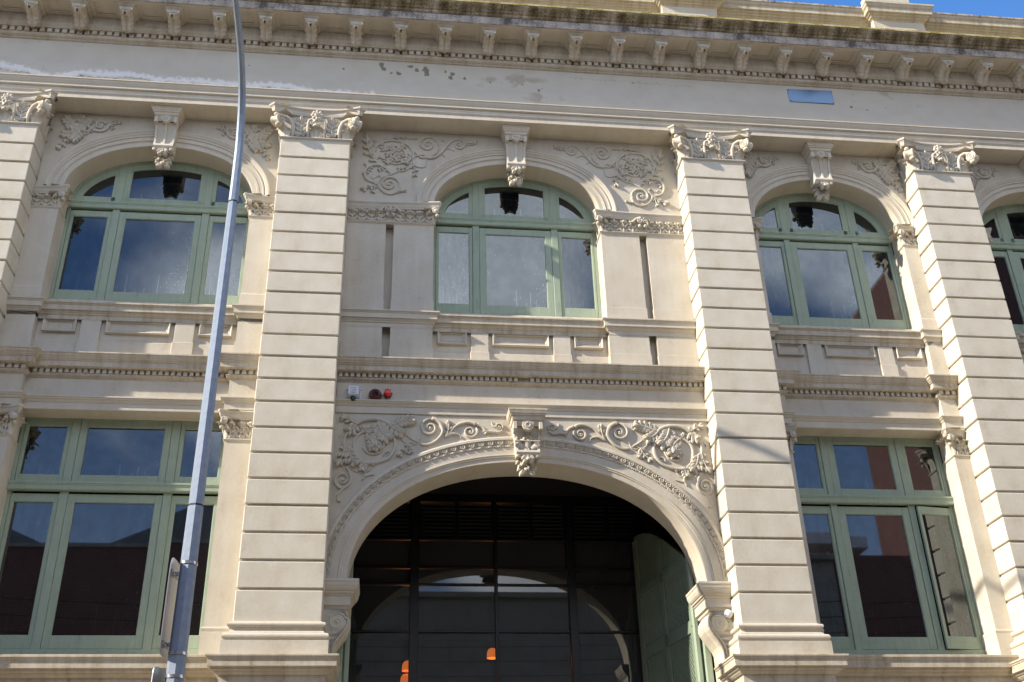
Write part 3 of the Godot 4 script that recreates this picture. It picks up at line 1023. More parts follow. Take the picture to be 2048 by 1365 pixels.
func keystone(cx: float, yt: float, yc: float, yb: float, tip: float, hc: float, ht: float, hb: float, zc: float, zt: float, zb: float, zw: float, leafy: bool):
	var st := mb()
	var mid := (zt + zb) / 2.0
	# block tapering downwards with a swelling front
	var n := 14
	var rows := []
	for i in n + 1:
		var t := float(i) / n
		var y := lerpf(yc, yb, t)
		var z := lerpf(zt, zb, pow(t, 0.8)) - 0.045 * sin(PI * minf(1.0, t * 1.15)) + 0.03 * exp(-pow((t - 0.93) / 0.08, 2.0))
		rows.append([y, z, lerpf(ht, hb, t)])
	for i in n:
		var a = rows[i]
		var b = rows[i + 1]
		var e := 0.2
		var xs := [-1.0, -0.80, -0.77, -0.13, -0.10, 0.10, 0.13, 0.77, 0.80, 1.0]
		var ds := [0.0, 0.0, -0.028, -0.028, 0.0, 0.0, -0.028, -0.028, 0.0, 0.0]
		var on := 1.0 if (i > 1 and i < n - 2) else 0.0
		for k in xs.size() - 1:
			quad(st, Vector3(cx + xs[k] * a[2], a[0], a[1] + ds[k] * on), Vector3(cx + xs[k + 1] * a[2], a[0], a[1] + ds[k + 1] * on), Vector3(cx + xs[k + 1] * b[2], b[0], b[1] + ds[k + 1] * on), Vector3(cx + xs[k] * b[2], b[0], b[1] + ds[k] * on))
		quad(st, Vector3(cx - a[2], a[0], zw - 0.05), Vector3(cx - a[2], a[0], a[1]), Vector3(cx - b[2], b[0], b[1]), Vector3(cx - b[2], b[0], zw - 0.05))
		quad(st, Vector3(cx + a[2], a[0], a[1]), Vector3(cx + a[2], a[0], zw - 0.05), Vector3(cx + b[2], b[0], zw - 0.05), Vector3(cx + b[2], b[0], b[1]))
	var l = rows[n]
	quad(st, Vector3(cx - l[2], l[0], l[1]), Vector3(cx + l[2], l[0], l[1]), Vector3(cx + l[2], l[0], zw - 0.05), Vector3(cx - l[2], l[0], zw - 0.05))
	# tongue with a small rosette below the cap, coils on the sides
	var r := ht * 0.42
	lathe(st, [Vector2(0, 0.03), Vector2(r * 0.9, 0.03), Vector2(r, 0.02), Vector2(r, -0.08)], 16, Transform3D(Basis(Vector3.RIGHT, PI / 2), Vector3(cx, yc - r * 0.75, zt - 0.022)))
	bx(st, cx - r, cx + r, yc - r * 0.75, yc, zt - 0.08, zt + 0.005)
	for k in 8:
		ball(st, Vector3(cx + cos(k * TAU / 8) * r * 0.42, yc - r * 0.75 + sin(k * TAU / 8) * r * 0.42, zt + 0.008), r * 0.17)
	for s in [-1.0, 1.0]:
		spiral3(st, Vector3(cx + s * ht * 0.98, yc - 0.12, zt - 0.09), Vector3(0, 0, 1), Vector3.UP, 0.075, 1.6, 1, 1.4, 0.022)
		bx(st, cx + s * ht * 0.90 - 0.03, cx + s * ht * 0.90 + 0.03, yc - 0.14, yc - 0.02, zt - 0.08, zt + 0.012, 0.006)
	var K := part("keystone", st, M.cream, hall)
	st = mb()
	sweep(st, [Vector2(cx - ht, zw - 0.02), Vector2(cx - ht, zt), Vector2(cx + ht, zt), Vector2(cx + ht, zw - 0.02)], [Vector2(-0.2, yt), Vector2(hc - ht, yt), Vector2(hc - ht, yt - 0.025), Vector2((hc - ht) * 0.92, yt - 0.04), Vector2((hc - ht) * 0.80, yt - 0.075), Vector2((hc - ht) * 0.62, yt - 0.085), Vector2((hc - ht) * 0.62, yt - 0.105), Vector2((hc - ht) * 0.35, yt - 0.115), Vector2((hc - ht) * 0.25, yc + 0.02), Vector2(0.01, yc + 0.005), Vector2(-0.05, yc)])
	part("cap", st, M.stained if leafy else M.cream, K)
	st = mb()
	leaf(st, Vector2(cx, yb + 0.03), Vector2(cx, tip), hb * 1.75, 0.0, 3, zw - 0.02, Transform2D())
	for k in [-1.0, 1.0]:
		leaf(st, Vector2(cx + k * hb * 0.55, yb + 0.06), Vector2(cx + k * hb * 0.42, lerpf(yb, tip, 0.66)), hb * 0.9, 0.1 * k, 3, zw + 0.0, Transform2D())
	leaf(st, Vector2(cx, yb + 0.09), Vector2(cx, lerpf(yb, tip, 0.45)), hb * 1.2, 0.0, 3, zb - 0.03, Transform2D())
	if leafy:
		for s in [-1.0, 0.0, 1.0]:
			leaf3(st, Vector3(cx + s * 0.05, lerpf(yb, yc, 0.18), mid - 0.06), Vector3(s * 0.75, 1.0 if s == 0.0 else 0.55, 0.1).normalized(), Vector3(0, 0, 1), 0.2 if s == 0.0 else 0.15, 0.13, 0.4, 3)
		for k in 4:
			ball(st, Vector3(cx + (k - 1.5) * ht * 0.5, lerpf(yc, yb, 0.5), mid - 0.035), 0.024)
		tube(st, [Vector3(cx - ht * 0.88, lerpf(yc, yb, 0.54), mid - 0.04), Vector3(cx + ht * 0.88, lerpf(yc, yb, 0.54), mid - 0.04)], [0.016], 6)
	for k in 5:
		ball(st, Vector3(cx + (k - 2) * hb * 0.42, yb + 0.03 - 0.018 * absf(k - 2), zb - 0.004), hb * (0.26 if k % 2 == 0 else 0.2), Vector3(1, 0.9 + 0.3 * (k % 2), 0.55))
	part("leaf_drop", st, M.cream, K)

func archivolt(cx: float, cy: float, a: float, b: float, e: float, z: float, w: float, called := "archivolt") -> MeshInstance3D:
	var st := mb()
	arch_sweep(st, cx, cy, a, b, e, [Vector2(w, z - 0.01), Vector2(w, z + 0.065), Vector2(w - 0.012, z + 0.075), Vector2(w - 0.03, z + 0.075), Vector2(w - 0.036, z + 0.062), Vector2(w - 0.055, z + 0.058), Vector2(w - 0.085, z + 0.035), Vector2(w - 0.098, z + 0.03), Vector2(w - 0.10, z + 0.046), Vector2(w - 0.12, z + 0.046), Vector2(w - 0.124, z + 0.026), Vector2(w * 0.40, z + 0.026), Vector2(w * 0.40 - 0.004, z + 0.034), Vector2(w * 0.40 - 0.016, z + 0.034), Vector2(w * 0.40 - 0.022, z + 0.014), Vector2(w * 0.40 - 0.034, z + 0.02), Vector2(w * 0.40 - 0.042, z + 0.010), Vector2(0.006, z + 0.010), Vector2(0.0, z + 0.004), Vector2(0.0, ZF - 0.06)])
	return part(called, st, M.cream, hall)

func dentils(path: Array, y0: float, y1: float, depth: float, off: float, pitch: float, parent: Node):
	# blocks along each front-facing leg of the path
	for i in path.size() - 1:
		var a: Vector2 = path[i]
		var b: Vector2 = path[i + 1]
		if absf(b.y - a.y) > 0.001:
			continue
		var lo := a.x
		var hi := b.x
		if i > 0: lo += -off - 0.02 if path[i - 1].y < a.y - 0.001 else off + depth + 0.01
		if i < path.size() - 2: hi -= -off - 0.02 if path[i + 2].y < b.y - 0.001 else off + depth + 0.01
		var n := maxi(1, int((hi - lo) / pitch))
		var p := (hi - lo) / n
		var st := mb()
		bx(st, -p * 0.31, p * 0.31, y0, y1, 0.0, depth, 0.004)
		var mesh := done(st)
		for k in n:
			inst("dentil", mesh, M.cream, parent, at(Vector3(lo + p * (k + 0.5), 0, a.y + off)))

func string_course(path: Array, xa: float, xb: float):
	var st := mb()
	sweep(st, path, [Vector2(-0.3, 9.71), Vector2(0.225, 9.665), Vector2(0.235, 9.66), Vector2(0.235, 9.638), Vector2(0.22, 9.63), Vector2(0.212, 9.60), Vector2(0.19, 9.575), Vector2(0.185, 9.56), Vector2(0.172, 9.556), Vector2(0.172, 9.54), Vector2(0.155, 9.53), Vector2(0.148, 9.522), Vector2(0.148, 9.448), Vector2(0.10, 9.446), Vector2(0.10, 9.452), Vector2(0.075, 9.44), Vector2(0.03, 9.438), Vector2(0.03, 9.36), Vector2(0.062, 9.358), Vector2(0.062, 9.345), Vector2(0.045, 9.325), Vector2(0.02, 9.315), Vector2(0.015, 9.30), Vector2(0.0, 9.295)])
	var band := part("string_course", st, M.stained, hall)
	dentils(path, 9.365, 9.437, 0.052, 0.025, 0.093, band)
	st = mb()
	sweep(st, path, [Vector2(0.0, 9.30), Vector2(0.0, 8.97)])
	part("frieze", st, M.cream, band)
	st = mb()
	sweep(st, path, [Vector2(-0.02, 8.985), Vector2(0.09, 8.965), Vector2(0.098, 8.96), Vector2(0.098, 8.94), Vector2(0.085, 8.935), Vector2(0.078, 8.915), Vector2(0.058, 8.90), Vector2(0.055, 8.885), Vector2(0.048, 8.88), Vector2(0.048, 8.87), Vector2(0.035, 8.865), Vector2(0.035, 8.76), Vector2(0.03, 8.752), Vector2(-0.4, 8.752)])
	part("architrave", st, M.cream, band)
	st = mb()
	bx(st, xa, xb, 8.76, 9.70, -0.62, path[path.size() / 2].y - 0.01)
	part("wall", st, M.cream, hall)

func rail(st, path: Array):
	sweep(st, path, [Vector2(-0.35, 10.672), Vector2(0.10, 10.635), Vector2(0.108, 10.63), Vector2(0.108, 10.605), Vector2(0.09, 10.60), Vector2(0.085, 10.585), Vector2(0.072, 10.575), Vector2(0.072, 10.49), Vector2(0.045, 10.486), Vector2(0.04, 10.465), Vector2(0.022, 10.45), Vector2(0.02, 10.435), Vector2(0.0, 10.42), Vector2(0.0, 10.35)])

func dado(cx: float, half: float, xa: float, xb: float):
	# window breast: piers and raised panels under the upper sill
	var k := half / 1.575
	var st := mb()
	bx(st, xa, xb, 9.66, 10.66, -0.62, -0.25)
	var wall := part("window_breast", st, M.cream, hall)
	st = mb()
	rail(st, [Vector2(xa, -0.19), Vector2(xb, -0.19)])
	sweep(st, [Vector2(xa, -0.45), Vector2(xb, -0.45)], [Vector2(-0.02, 10.88), Vector2(0.02, 10.86), Vector2(0.10, 10.70), Vector2(0.2, 10.655)])
	part("sill", st, M.stained, wall)
	for s in [-1.0, 1.0]:
		st = mb()
		var p: float = cx + s * 0.735 * k
		bx(st, p - 0.155 * k, p + 0.155 * k, 9.66, 10.42, -0.3, -0.195, 0.006)
		bx(st, p - 0.17 * k, p + 0.17 * k, 9.66, 9.99, -0.3, -0.175, 0.008)
		part("pier", st, M.cream, wall)
	st = mb()
	bx(st, xa, xb, 9.66, 9.985, -0.3, -0.222, 0.008)
	part("plinth", st, M.cream, wall)
	for q in [[-1.225, 0.26], [0.0, 0.505], [1.225, 0.26]]:
		st = mb()
		raised_panel(st, cx + q[0] * k, q[1] * k, 10.135, 10.40, -0.25)
		part("raised_panel", st, M.cream, wall)

func raised_panel(st, c: float, h: float, y0: float, y1: float, z: float):
	var w := 0.068
	var pr := [Vector2(0.0, z - 0.01), Vector2(0.0, z + 0.055), Vector2(0.010, z + 0.062), Vector2(0.020, z + 0.055), Vector2(0.045, z + 0.026), Vector2(0.052, z + 0.032), Vector2(w, z + 0.014), Vector2(w, z + 0.002)]
	for j in pr.size() - 1:
		var a: Vector2 = pr[j]
		var b: Vector2 = pr[j + 1]
		var A := [Vector3(c - h + a.x, y1 - a.x, a.y), Vector3(c + h - a.x, y1 - a.x, a.y), Vector3(c + h - a.x, y0 + a.x, a.y), Vector3(c - h + a.x, y0 + a.x, a.y)]
		var B := [Vector3(c - h + b.x, y1 - b.x, b.y), Vector3(c + h - b.x, y1 - b.x, b.y), Vector3(c + h - b.x, y0 + b.x, b.y), Vector3(c - h + b.x, y0 + b.x, b.y)]
		for e in 4:
			quad(st, A[e], A[(e + 1) % 4], B[(e + 1) % 4], B[e])

# ------------------------------------------------------------------ windows
func sash(x0: float, x1: float, y0: float, y1: float, l: float, r: float, b: float, t: float, z: float, parent: Node, pane: int, hinge := 0.0):
	# a framed light: rails and stiles round one pane
	var st := mb()
	var d := 0.045
	bx(st, x0, x0 + l, y0, y1, z - d, z, 0.004)
	bx(st, x1 - r, x1, y0, y1, z - d, z, 0.004)
	bx(st, x0 + l, x1 - r, y0, y0 + b, z - d, z - 0.001, 0.004)
	bx(st, x0 + l, x1 - r, y1 - t, y1, z - d, z - 0.001, 0.004)
	var g := 0.008
	for e in [[x0 + l, x0 + l + g, y0 + b, y1 - t], [x1 - r - g, x1 - r, y0 + b, y1 - t], [x0 + l + g, x1 - r - g, y0 + b, y0 + b + g], [x0 + l + g, x1 - r - g, y1 - t - g, y1 - t]]:
		bx(st, e[0], e[1], e[2], e[3], z - 0.03, z - 0.014)
	var o := part("sash", st, M.green, parent)
	st = mb()
	quad_uv(st, Vector3(x0 + l, y1 - t, z - 0.026), Vector3(x1 - r, y1 - t, z - 0.026), Vector3(x1 - r, y0 + b, z - 0.026), Vector3(x0 + l, y0 + b, z - 0.026))
	var p := part("pane", st, M["pane_%d" % pane], parent)
	var c := Vector3((x0 + x1) / 2, (y0 + y1) / 2, z - 0.026)
	var tl := Basis(Vector3.UP, rng.randf_range(-0.006, 0.006)) * Basis(Vector3.RIGHT, rng.randf_range(-0.005, 0.005))
	p.transform = Transform3D(tl, c - tl * c)
	if hinge != 0.0:
		var hx := Vector3(x1, 0, z - 0.04)
		var hb := Basis(Vector3.UP, hinge)
		o.transform = Transform3D(hb, hx - hb * hx)
		p.transform = o.transform * p.transform

func transom(cx: float, half: float, y0: float, y1: float, z: float, parent: Node):
	var st := mb()
	var h := y1 - y0
	sweep(st, [Vector2(cx - half, z), Vector2(cx + half, z)], [Vector2(-0.08, y1 + 0.01), Vector2(0.055, y1), Vector2(0.065, y1 - 0.005), Vector2(0.065, y1 - h * 0.25), Vector2(0.055, y1 - h * 0.30), Vector2(0.058, y1 - h * 0.4), Vector2(0.048, y1 - h * 0.45), Vector2(0.048, y0 + h * 0.1), Vector2(0.04, y0), Vector2(-0.05, y0)])
	part("transom", st, M.green, parent)

func upper_window(cx: float, half: float, ys: float, rise: float, gw: float, panes: Array) -> MeshInstance3D:
	var k := half / 1.575
	var st := mb()
	var zf := ZF
	# frame following the arch, then jambs, foot and mullions
	arch_sweep(st, cx, ys, half, rise, 2.05, [Vector2(0.03, zf), Vector2(-0.055, zf), Vector2(-0.055, zf - 0.012), Vector2(-0.06, zf - 0.012), Vector2(-0.06, zf - 0.002), Vector2(-0.185, zf - 0.002), Vector2(-0.185, zf - 0.03)])
	for s in [-1.0, 1.0]:
		bx(st, cx + (s * half if s < 0 else half - 0.055), cx + (-half + 0.055 if s < 0 else half), 10.84, ys + 0.05, zf - 0.08, zf)
	bx(st, cx - half, cx + half, 10.82, 10.90, zf - 0.08, zf + 0.012, 0.005)
	var m0 := 0.695 * k
	var m1 := 0.82 * k
	var gi := gw
	for s in [-1.0, 1.0]:
		var a: float = cx + s * m0
		var b: float = cx + s * m1
		var yt := ys + rise * pow(1.0 - pow(m1 / half, 2.05), 1.0 / 2.05)
		bx(st, minf(a, b), maxf(a, b), 10.88, 12.74, zf - 0.08, zf + 0.01, 0.005)
		bx(st, minf(a, b), maxf(a, b), 12.86, yt - 0.02, zf - 0.08, zf + 0.006, 0.004)
	var W := part("window", st, M.green, hall)
	transom(cx, half, 12.735, 12.875, zf, W)
	var gs := 0.887 * k
	var ge := 1.465 * k
	# lower lights
	sash(cx - half + 0.06, cx - m1 - 0.004, 10.905, 12.70, half - ge - 0.06, gs - m1 - 0.004, 0.185, 0.12, zf - 0.006, W, panes[0])
	sash(cx - m0 + 0.004, cx + m0 - 0.004, 10.905, 12.70, m0 - gi, m0 - gi, 0.175, 0.13, zf - 0.002, W, panes[1])
	sash(cx + m1 + 0.004, cx + half - 0.06, 10.905, 12.70, gs - m1 - 0.004, half - ge - 0.06, 0.185, 0.12, zf - 0.006, W, panes[2])
	# arched lights above the transom
	for q in [[-ge, -gs, 0], [-gi, gi, 1], [gs, ge, 2]]:
		var n := 14
		st = mb()
		var fr := mb()
		bx(fr, cx + q[0] - 0.07, cx + q[1] + 0.07, 12.875, 13.0, zf - 0.05, zf - 0.004)
		var prev := Vector2.ZERO
		for i in n + 1:
			var x: float = lerpf(q[0], q[1], float(i) / n)
			var y := ys + (rise - 0.185) * pow(maxf(0.0, 1.0 - pow(absf(x) / (half - 0.185), 2.05)), 1.0 / 2.05)
			y = maxf(y, 13.0)
			if i > 0:
				var u0 := float(i - 1) / n
				var u1 := float(i) / n
				var v := [[prev.x, prev.y, u0, 0.0], [x, y, u1, 0.0], [x, 13.0, u1, 1.0], [prev.x, 13.0, u0, 1.0]]
				for e in [0, 1, 2, 0, 2, 3]:
					st.set_uv(Vector2(v[e][2], v[e][3]))
					st.add_vertex(Vector3(cx + v[e][0], v[e][1], zf - 0.026))
			prev = Vector2(x, y)
		# stiles of this light
		var w: float = (m0 - gi) if q[2] == 1 else (gs - m1)
		for s in [-1.0, 1.0]:
			if (q[2] == 0 and s < 0) or (q[2] == 2 and s > 0):
				continue
			var xe: float = cx + (q[0] if s < 0 else q[1])
			var yy := ys + (rise - 0.12) * pow(maxf(0.0, 1.0 - pow(absf(xe - cx) / (half - 0.12), 2.05)), 1.0 / 2.05)
			bx(fr, xe - w if s < 0 else xe, xe if s < 0 else xe + w, 12.9, yy, zf - 0.05, zf - 0.004, 0.003)
		part("sash", fr, M.green, W)
		part("pane", st, M["pane_%d" % panes[3 + q[2]]], W)
	return W

func lower_window(cx: float, half: float, gw: float, panes: Array, ajar: float):
	var k := half / 1.575
	var st := mb()
	var zf := ZF
	bx(st, cx - half, cx - half + 0.055, 5.12, 8.80, zf - 0.08, zf)
	bx(st, cx + half - 0.055, cx + half, 5.12, 8.80, zf - 0.08, zf)
	bx(st, cx - half, cx + half, 5.10, 5.20, zf - 0.08, zf + 0.012, 0.005)
	bx(st, cx - half + 0.055, cx + half - 0.055, 8.72, 8.80, zf - 0.08, zf - 0.002)
	var m0 := 0.695 * k
	var m1 := 0.82 * k
	for s in [-1.0, 1.0]:
		var a: float = cx + s * m0
		var b: float = cx + s * m1
		bx(st, minf(a, b), maxf(a, b), 5.18, 7.56, zf - 0.08, zf + 0.01, 0.005)
		bx(st, minf(a, b), maxf(a, b), 7.66, 8.73, zf - 0.08, zf + 0.006, 0.004)
	var W := part("window", st, M.green, hall)
	transom(cx, half + 0.02, 7.545, 7.68, zf + 0.03, W)
	var gs := 0.887 * k
	var ge := 1.465 * k
	sash(cx - half + 0.06, cx - m1 - 0.004, 5.205, 7.51, half - ge - 0.06, gs - m1 - 0.004, 0.19, 0.13, zf - 0.006, W, panes[0])
	sash(cx - m0 + 0.004, cx + m0 - 0.004, 5.205, 7.51, m0 - gw, m0 - gw, 0.185, 0.13, zf - 0.002, W, panes[1])
	sash(cx + m1 + 0.004, cx + half - 0.06, 5.205, 7.51, gs - m1 - 0.004, half - ge - 0.06, 0.19, 0.13, zf - 0.006, W, panes[2], ajar)
	sash(cx - half + 0.06, cx - m1 - 0.004, 7.685, 8.74, half - ge - 0.06, gs - m1 - 0.004, 0.13, 0.12, zf - 0.006, W, panes[3])
	sash(cx - m0 + 0.004, cx + m0 - 0.004, 7.685, 8.74, m0 - gw, m0 - gw, 0.13, 0.12, zf - 0.003, W, panes[4])
	sash(cx + m1 + 0.004, cx + half - 0.06, 7.685, 8.74, gs - m1 - 0.004, half - ge - 0.06, 0.13, 0.12, zf - 0.006, W, panes[5])

func shaft_box(st, x0: float, x1: float, zf: float):
	# upper small pilaster and the pedestal under it
	bx(st, x0, x1, 10.66, 12.44, -0.62, zf)

# ------------------------------------------------------------------ bays
func side_bay(x0: float, x1: float, cx: float, half: float, which: int):
	var a := cx - half
	var b := cx + half
	# spandrel wall round the upper arch
	var st := mb()
	arch_wall(st, x0, x1, 12.86, 14.49, ZW, cx, 12.86, half, 0.985, 2.05)
	part("spandrel_wall", st, M.cream, hall)
	archivolt(cx, 12.86, half, 0.985, 2.05, ZW, 0.31)
	keystone(cx, 14.478, 14.31, 13.66, 13.44, 0.265, 0.188, 0.165, 0.25, 0.19, 0.09, ZW, false)
	upper_window(cx, half, 12.86, 0.985, 0.59 if which == 0 else 0.493, [0, 1, 1, 0, 2, 1] if which == 0 else [2, 0, 2, 0, 1, 2])
	for s in [-1, 1]:
		var p0 := x0 if s < 0 else b
		var p1 := a if s < 0 else x1
		st = mb()
		bx(st, p0, p1, 10.66, 12.44, -0.62, ZW)
		sweep(st, [Vector2(p0, ZW), Vector2(p1, ZW), Vector2(p1, ZF)] if s < 0 else [Vector2(p0, ZF), Vector2(p0, ZW), Vector2(p1, ZW)], [Vector2(0.0, 10.895), Vector2(0.012, 10.885), Vector2(0.016, 10.87), Vector2(0.016, 10.6)])
		var pil := part("small_pilaster", st, M.cream, hall)
		small_capital(p0, p1, 12.425, 12.86, ZW, -s, pil)
		st = mb()
		bx(st, p0, p1, 9.66, 10.66, -0.62, ZW)
		var pth := [Vector2(p0, ZW), Vector2(p1, ZW), Vector2(p1, -0.3)] if s < 0 else [Vector2(p0, -0.3), Vector2(p0, ZW), Vector2(p1, ZW)]
		sweep(st, pth, [Vector2(0.0, 9.985), Vector2(0.016, 9.98), Vector2(0.016, 9.66)])
		rail(st, pth)
		part("pedestal", st, M.cream, pil)
		# lower order
		st = mb()
		bx(st, p0, p1, 5.0, 8.28, -0.62, ZW)
		sweep(st, [Vector2(p0, ZW), Vector2(p1, ZW), Vector2(p1, ZF)] if s < 0 else [Vector2(p0, ZF), Vector2(p0, ZW), Vector2(p1, ZW)], [Vector2(0.0, 5.42), Vector2(0.02, 5.415), Vector2(0.03, 5.39), Vector2(0.02, 5.345), Vector2(0.025, 5.34), Vector2(0.025, 5.0)])
		pil = part("small_pilaster", st, M.cream, hall)
		small_capital(p0, p1, 8.255, 8.745, ZW, -s, pil)
	dado(cx, half, a, b)
	var r := -0.20
	string_course([Vector2(x0, ZW + 0.01), Vector2(a + 0.02, ZW + 0.01), Vector2(a + 0.02, r), Vector2(b - 0.02, r), Vector2(b - 0.02, ZW + 0.01), Vector2(x1, ZW + 0.01)], x0, x1)
	lower_window(cx, half, 0.59 if which == 0 else 0.493, [1, 0, 1, 0, 0, 2] if which == 0 else [1, 1, 2, 0, 0, 2], 0.13 if which == 1 else 0.0)
	# sill course and the wall below
	st = mb()
	sweep(st, [Vector2(x0, -0.12), Vector2(x1, -0.12)], [Vector2(-0.45, 5.115), Vector2(0.10, 5.02), Vector2(0.205, 5.0), Vector2(0.215, 4.995), Vector2(0.215, 4.965), Vector2(0.20, 4.955), Vector2(0.19, 4.93), Vector2(0.18, 4.925), Vector2(0.18, 4.825), Vector2(0.14, 4.82), Vector2(0.13, 4.79), Vector2(0.09, 4.775), Vector2(0.08, 4.75), Vector2(0.0, 4.73), Vector2(0.0, 0.1)])
	var sill := part("sill_course", st, M.stained, hall)
	st = mb()
	bx(st, x0, x1, 0.1, 5.0, -0.62, -0.14)
	part("wall", st, M.cream, sill)
	# carving in the spandrels
	st = mb()
	var k := half / 1.575
	carve(st, carving_small(), ZW, Transform2D(Vector2(k, 0), Vector2(0, 1), Vector2(cx, 0)))
	part("spandrel_carving", st, M.cream, hall)
	st = mb()
	carve(st, carving_small(), ZW, Transform2D(Vector2(-k, 0), Vector2(0, 1), Vector2(cx, 0)))
	part("spandrel_carving", st, M.cream, hall)

func centre_bay():
	var x0 := -2.992
	var x1 := 2.996
	var half := 1.487
	var st := mb()
	arch_wall(st, x0, x1, 12.86, 14.49, ZW, 0.0, 12.86, half, 0.985, 2.05)
	part("spandrel_wall", st, M.cream, hall)
	archivolt(0.0, 12.86, half, 0.985, 2.05, ZW, 0.31)
	keystone(-0.02, 14.478, 14.31, 13.66, 13.44, 0.262, 0.186, 0.163, 0.25, 0.19, 0.09, ZW, false)
	upper_window(0.0, half, 12.86, 0.985, 0.543, [2, 0, 2, 0, 1, 2])
	for s in [-1, 1]:
		var e0 := x0 if s < 0 else half
		var e1 := -half if s < 0 else x1
		var slot := [-2.318, -2.184] if s < 0 else [2.178, 2.310]
		st = mb()
		bx(st, e0, slot[0], 10.66, 12.44, -0.62, ZW - 0.01)
		bx(st, slot[1], e1, 10.66, 12.44, -0.62, ZW - 0.01)
		for q in [[e0, slot[0]], [slot[1], e1]]:
			bx(st, q[0] - (0.0 if q[0] == x0 else 0.012), q[1] + (0.0 if q[1] == x1 else 0.012), 10.66, 10.885, -0.6, ZW + 0.006, 0.004)
		bx(st, slot[0], slot[1], 9.66, 12.86, -0.62, ZW - 0.17)
		var pil := part("paired_pilaster", st, M.cream, hall)
		small_capital(e0, e1, 12.425, 12.86, ZW, -s, pil, "capital", slot)
		st = mb()
		for q in [[e0, slot[0]], [slot[1], e1]]:
			bx(st, q[0], q[1], 9.66, 10.50, -0.62, ZW - 0.01)
			bx(st, q[0] - (0.0 if q[0] == x0 else 0.012), q[1] + (0.0 if q[1] == x1 else 0.012), 9.66, 9.985, -0.6, ZW + 0.008, 0.004)
		rail(st, [Vector2(e0, ZW - 0.005), Vector2(e1, ZW - 0.005), Vector2(e1, -0.3)] if s < 0 else [Vector2(e0, -0.3), Vector2(e0, ZW - 0.005), Vector2(e1, ZW - 0.005)])
		part("pedestal", st, M.cream, pil)
	dado(0.0, half, -half, half)
	string_course([Vector2(x0, -0.06), Vector2(0.0, -0.06), Vector2(x1, -0.06)], x0, x1)
	# carving above the upper window and beside the great arch
	for s in [1.0, -1.0]:
		st = mb()
		carve(st, carving_upper(), ZW, Transform2D(Vector2(s, 0), Vector2(0, 1), Vector2(0, 0)))
		part("spandrel_carving", st, M.cream, hall)
		st = mb()
		carve(st, carving_arch(), -0.05, Transform2D(Vector2(s, 0), Vector2(0, 1), Vector2(0.01 if s < 0 else 0.0, 0)))
		part("spandrel_carving", st, M.cream, hall)
	# the great arch
	var A := 2.69
	var B := 1.915
	var ys := 6.065
	st = mb()
	arch_wall(st, x0, x1, ys, 8.76, -0.05, 0.0, ys, A, B, 2.12, 72)
	arch_wall(st, x0, x1, ys, 8.95, -0.64, 0.0, ys, A, B, 2.12, 72)
	for s in [-1.0, 1.0]:
		bx(st, x0 if s < 0 else 2.84, -2.84 if s < 0 else x1, 0.1, ys + 0.002, -0.63, -0.055)
	part("spandrel_wall", st, M.cream, hall)
	st = mb()
	var z := -0.05
	arch_sweep(st, 0.0, ys, A, B, 2.12, [Vector2(0.42, z - 0.01), Vector2(0.42, z + 0.05), Vector2(0.40, z + 0.062), Vector2(0.365, z + 0.062), Vector2(0.36, z + 0.045), Vector2(0.29, z + 0.022), Vector2(0.285, z + 0.036), Vector2(0.262, z + 0.036), Vector2(0.255, z + 0.024), Vector2(0.135, z + 0.02), Vector2(0.132, z + 0.034), Vector2(0.112, z + 0.036), Vector2(0.10, z + 0.022), Vector2(0.085, z + 0.028), Vector2(0.072, z + 0.01), Vector2(0.008, z + 0.008), Vector2(0.0, z + 0.002), Vector2(0.0, -0.64)], 72)
	var arch := part("archway", st, M.cream, hall)
	# egg and dart round the arch
	st = mb()
	var n := 62
	for k in n:
		var t := PI * (k + 0.5) / n
		var p := arc(0.0, ys, A, B, 2.12, 0.325, t)
		var q := arc(0.0, ys, A, B, 2.12, 0.36, t)
		var d := (q - p).normalized()
		var rr := []
		for i in 13:
			var an := TAU * i / 12.0
			var v := d * cos(an) * 0.037 + Vector2(-d.y, d.x) * sin(an) * 0.034
			rr.append(Vector3(p.x + v.x, p.y + v.y, z + 0.046))
		tube(st, rr, [0.0085], 5, Vector3(0, 0, 1))
		ball(st, Vector3(p.x, p.y, z + 0.035), 0.024, Vector3(1, 1, 0.8), 6)
		var t2 := PI * k / n
		var p2 := arc(0.0, ys, A, B, 2.12, 0.295, t2)
		var q2 := arc(0.0, ys, A, B, 2.12, 0.357, t2)
		tube(st, [Vector3(p2.x, p2.y, z + 0.028), Vector3(q2.x, q2.y, z + 0.05)], [0.007, 0.011], 5, Vector3(0, 0, 1))
		for e in [-0.012, 0.0, 0.012]:
			var p3 := arc(0.0, ys, A, B, 2.12, 0.257, t2 + e)
			ball(st, Vector3(p3.x, p3.y, z + 0.036), 0.011, Vector3.ONE, 5)
	tag(part("egg_and_dart", st, M.cream, arch), "", "", "", "stuff")
	keystone(0.005, 8.745, 8.56, 8.03, 7.84, 0.305, 0.225, 0.182, 0.31, 0.25, 0.13, z, true)
	for s in [-1.0, 1.0]:
		impost(s)

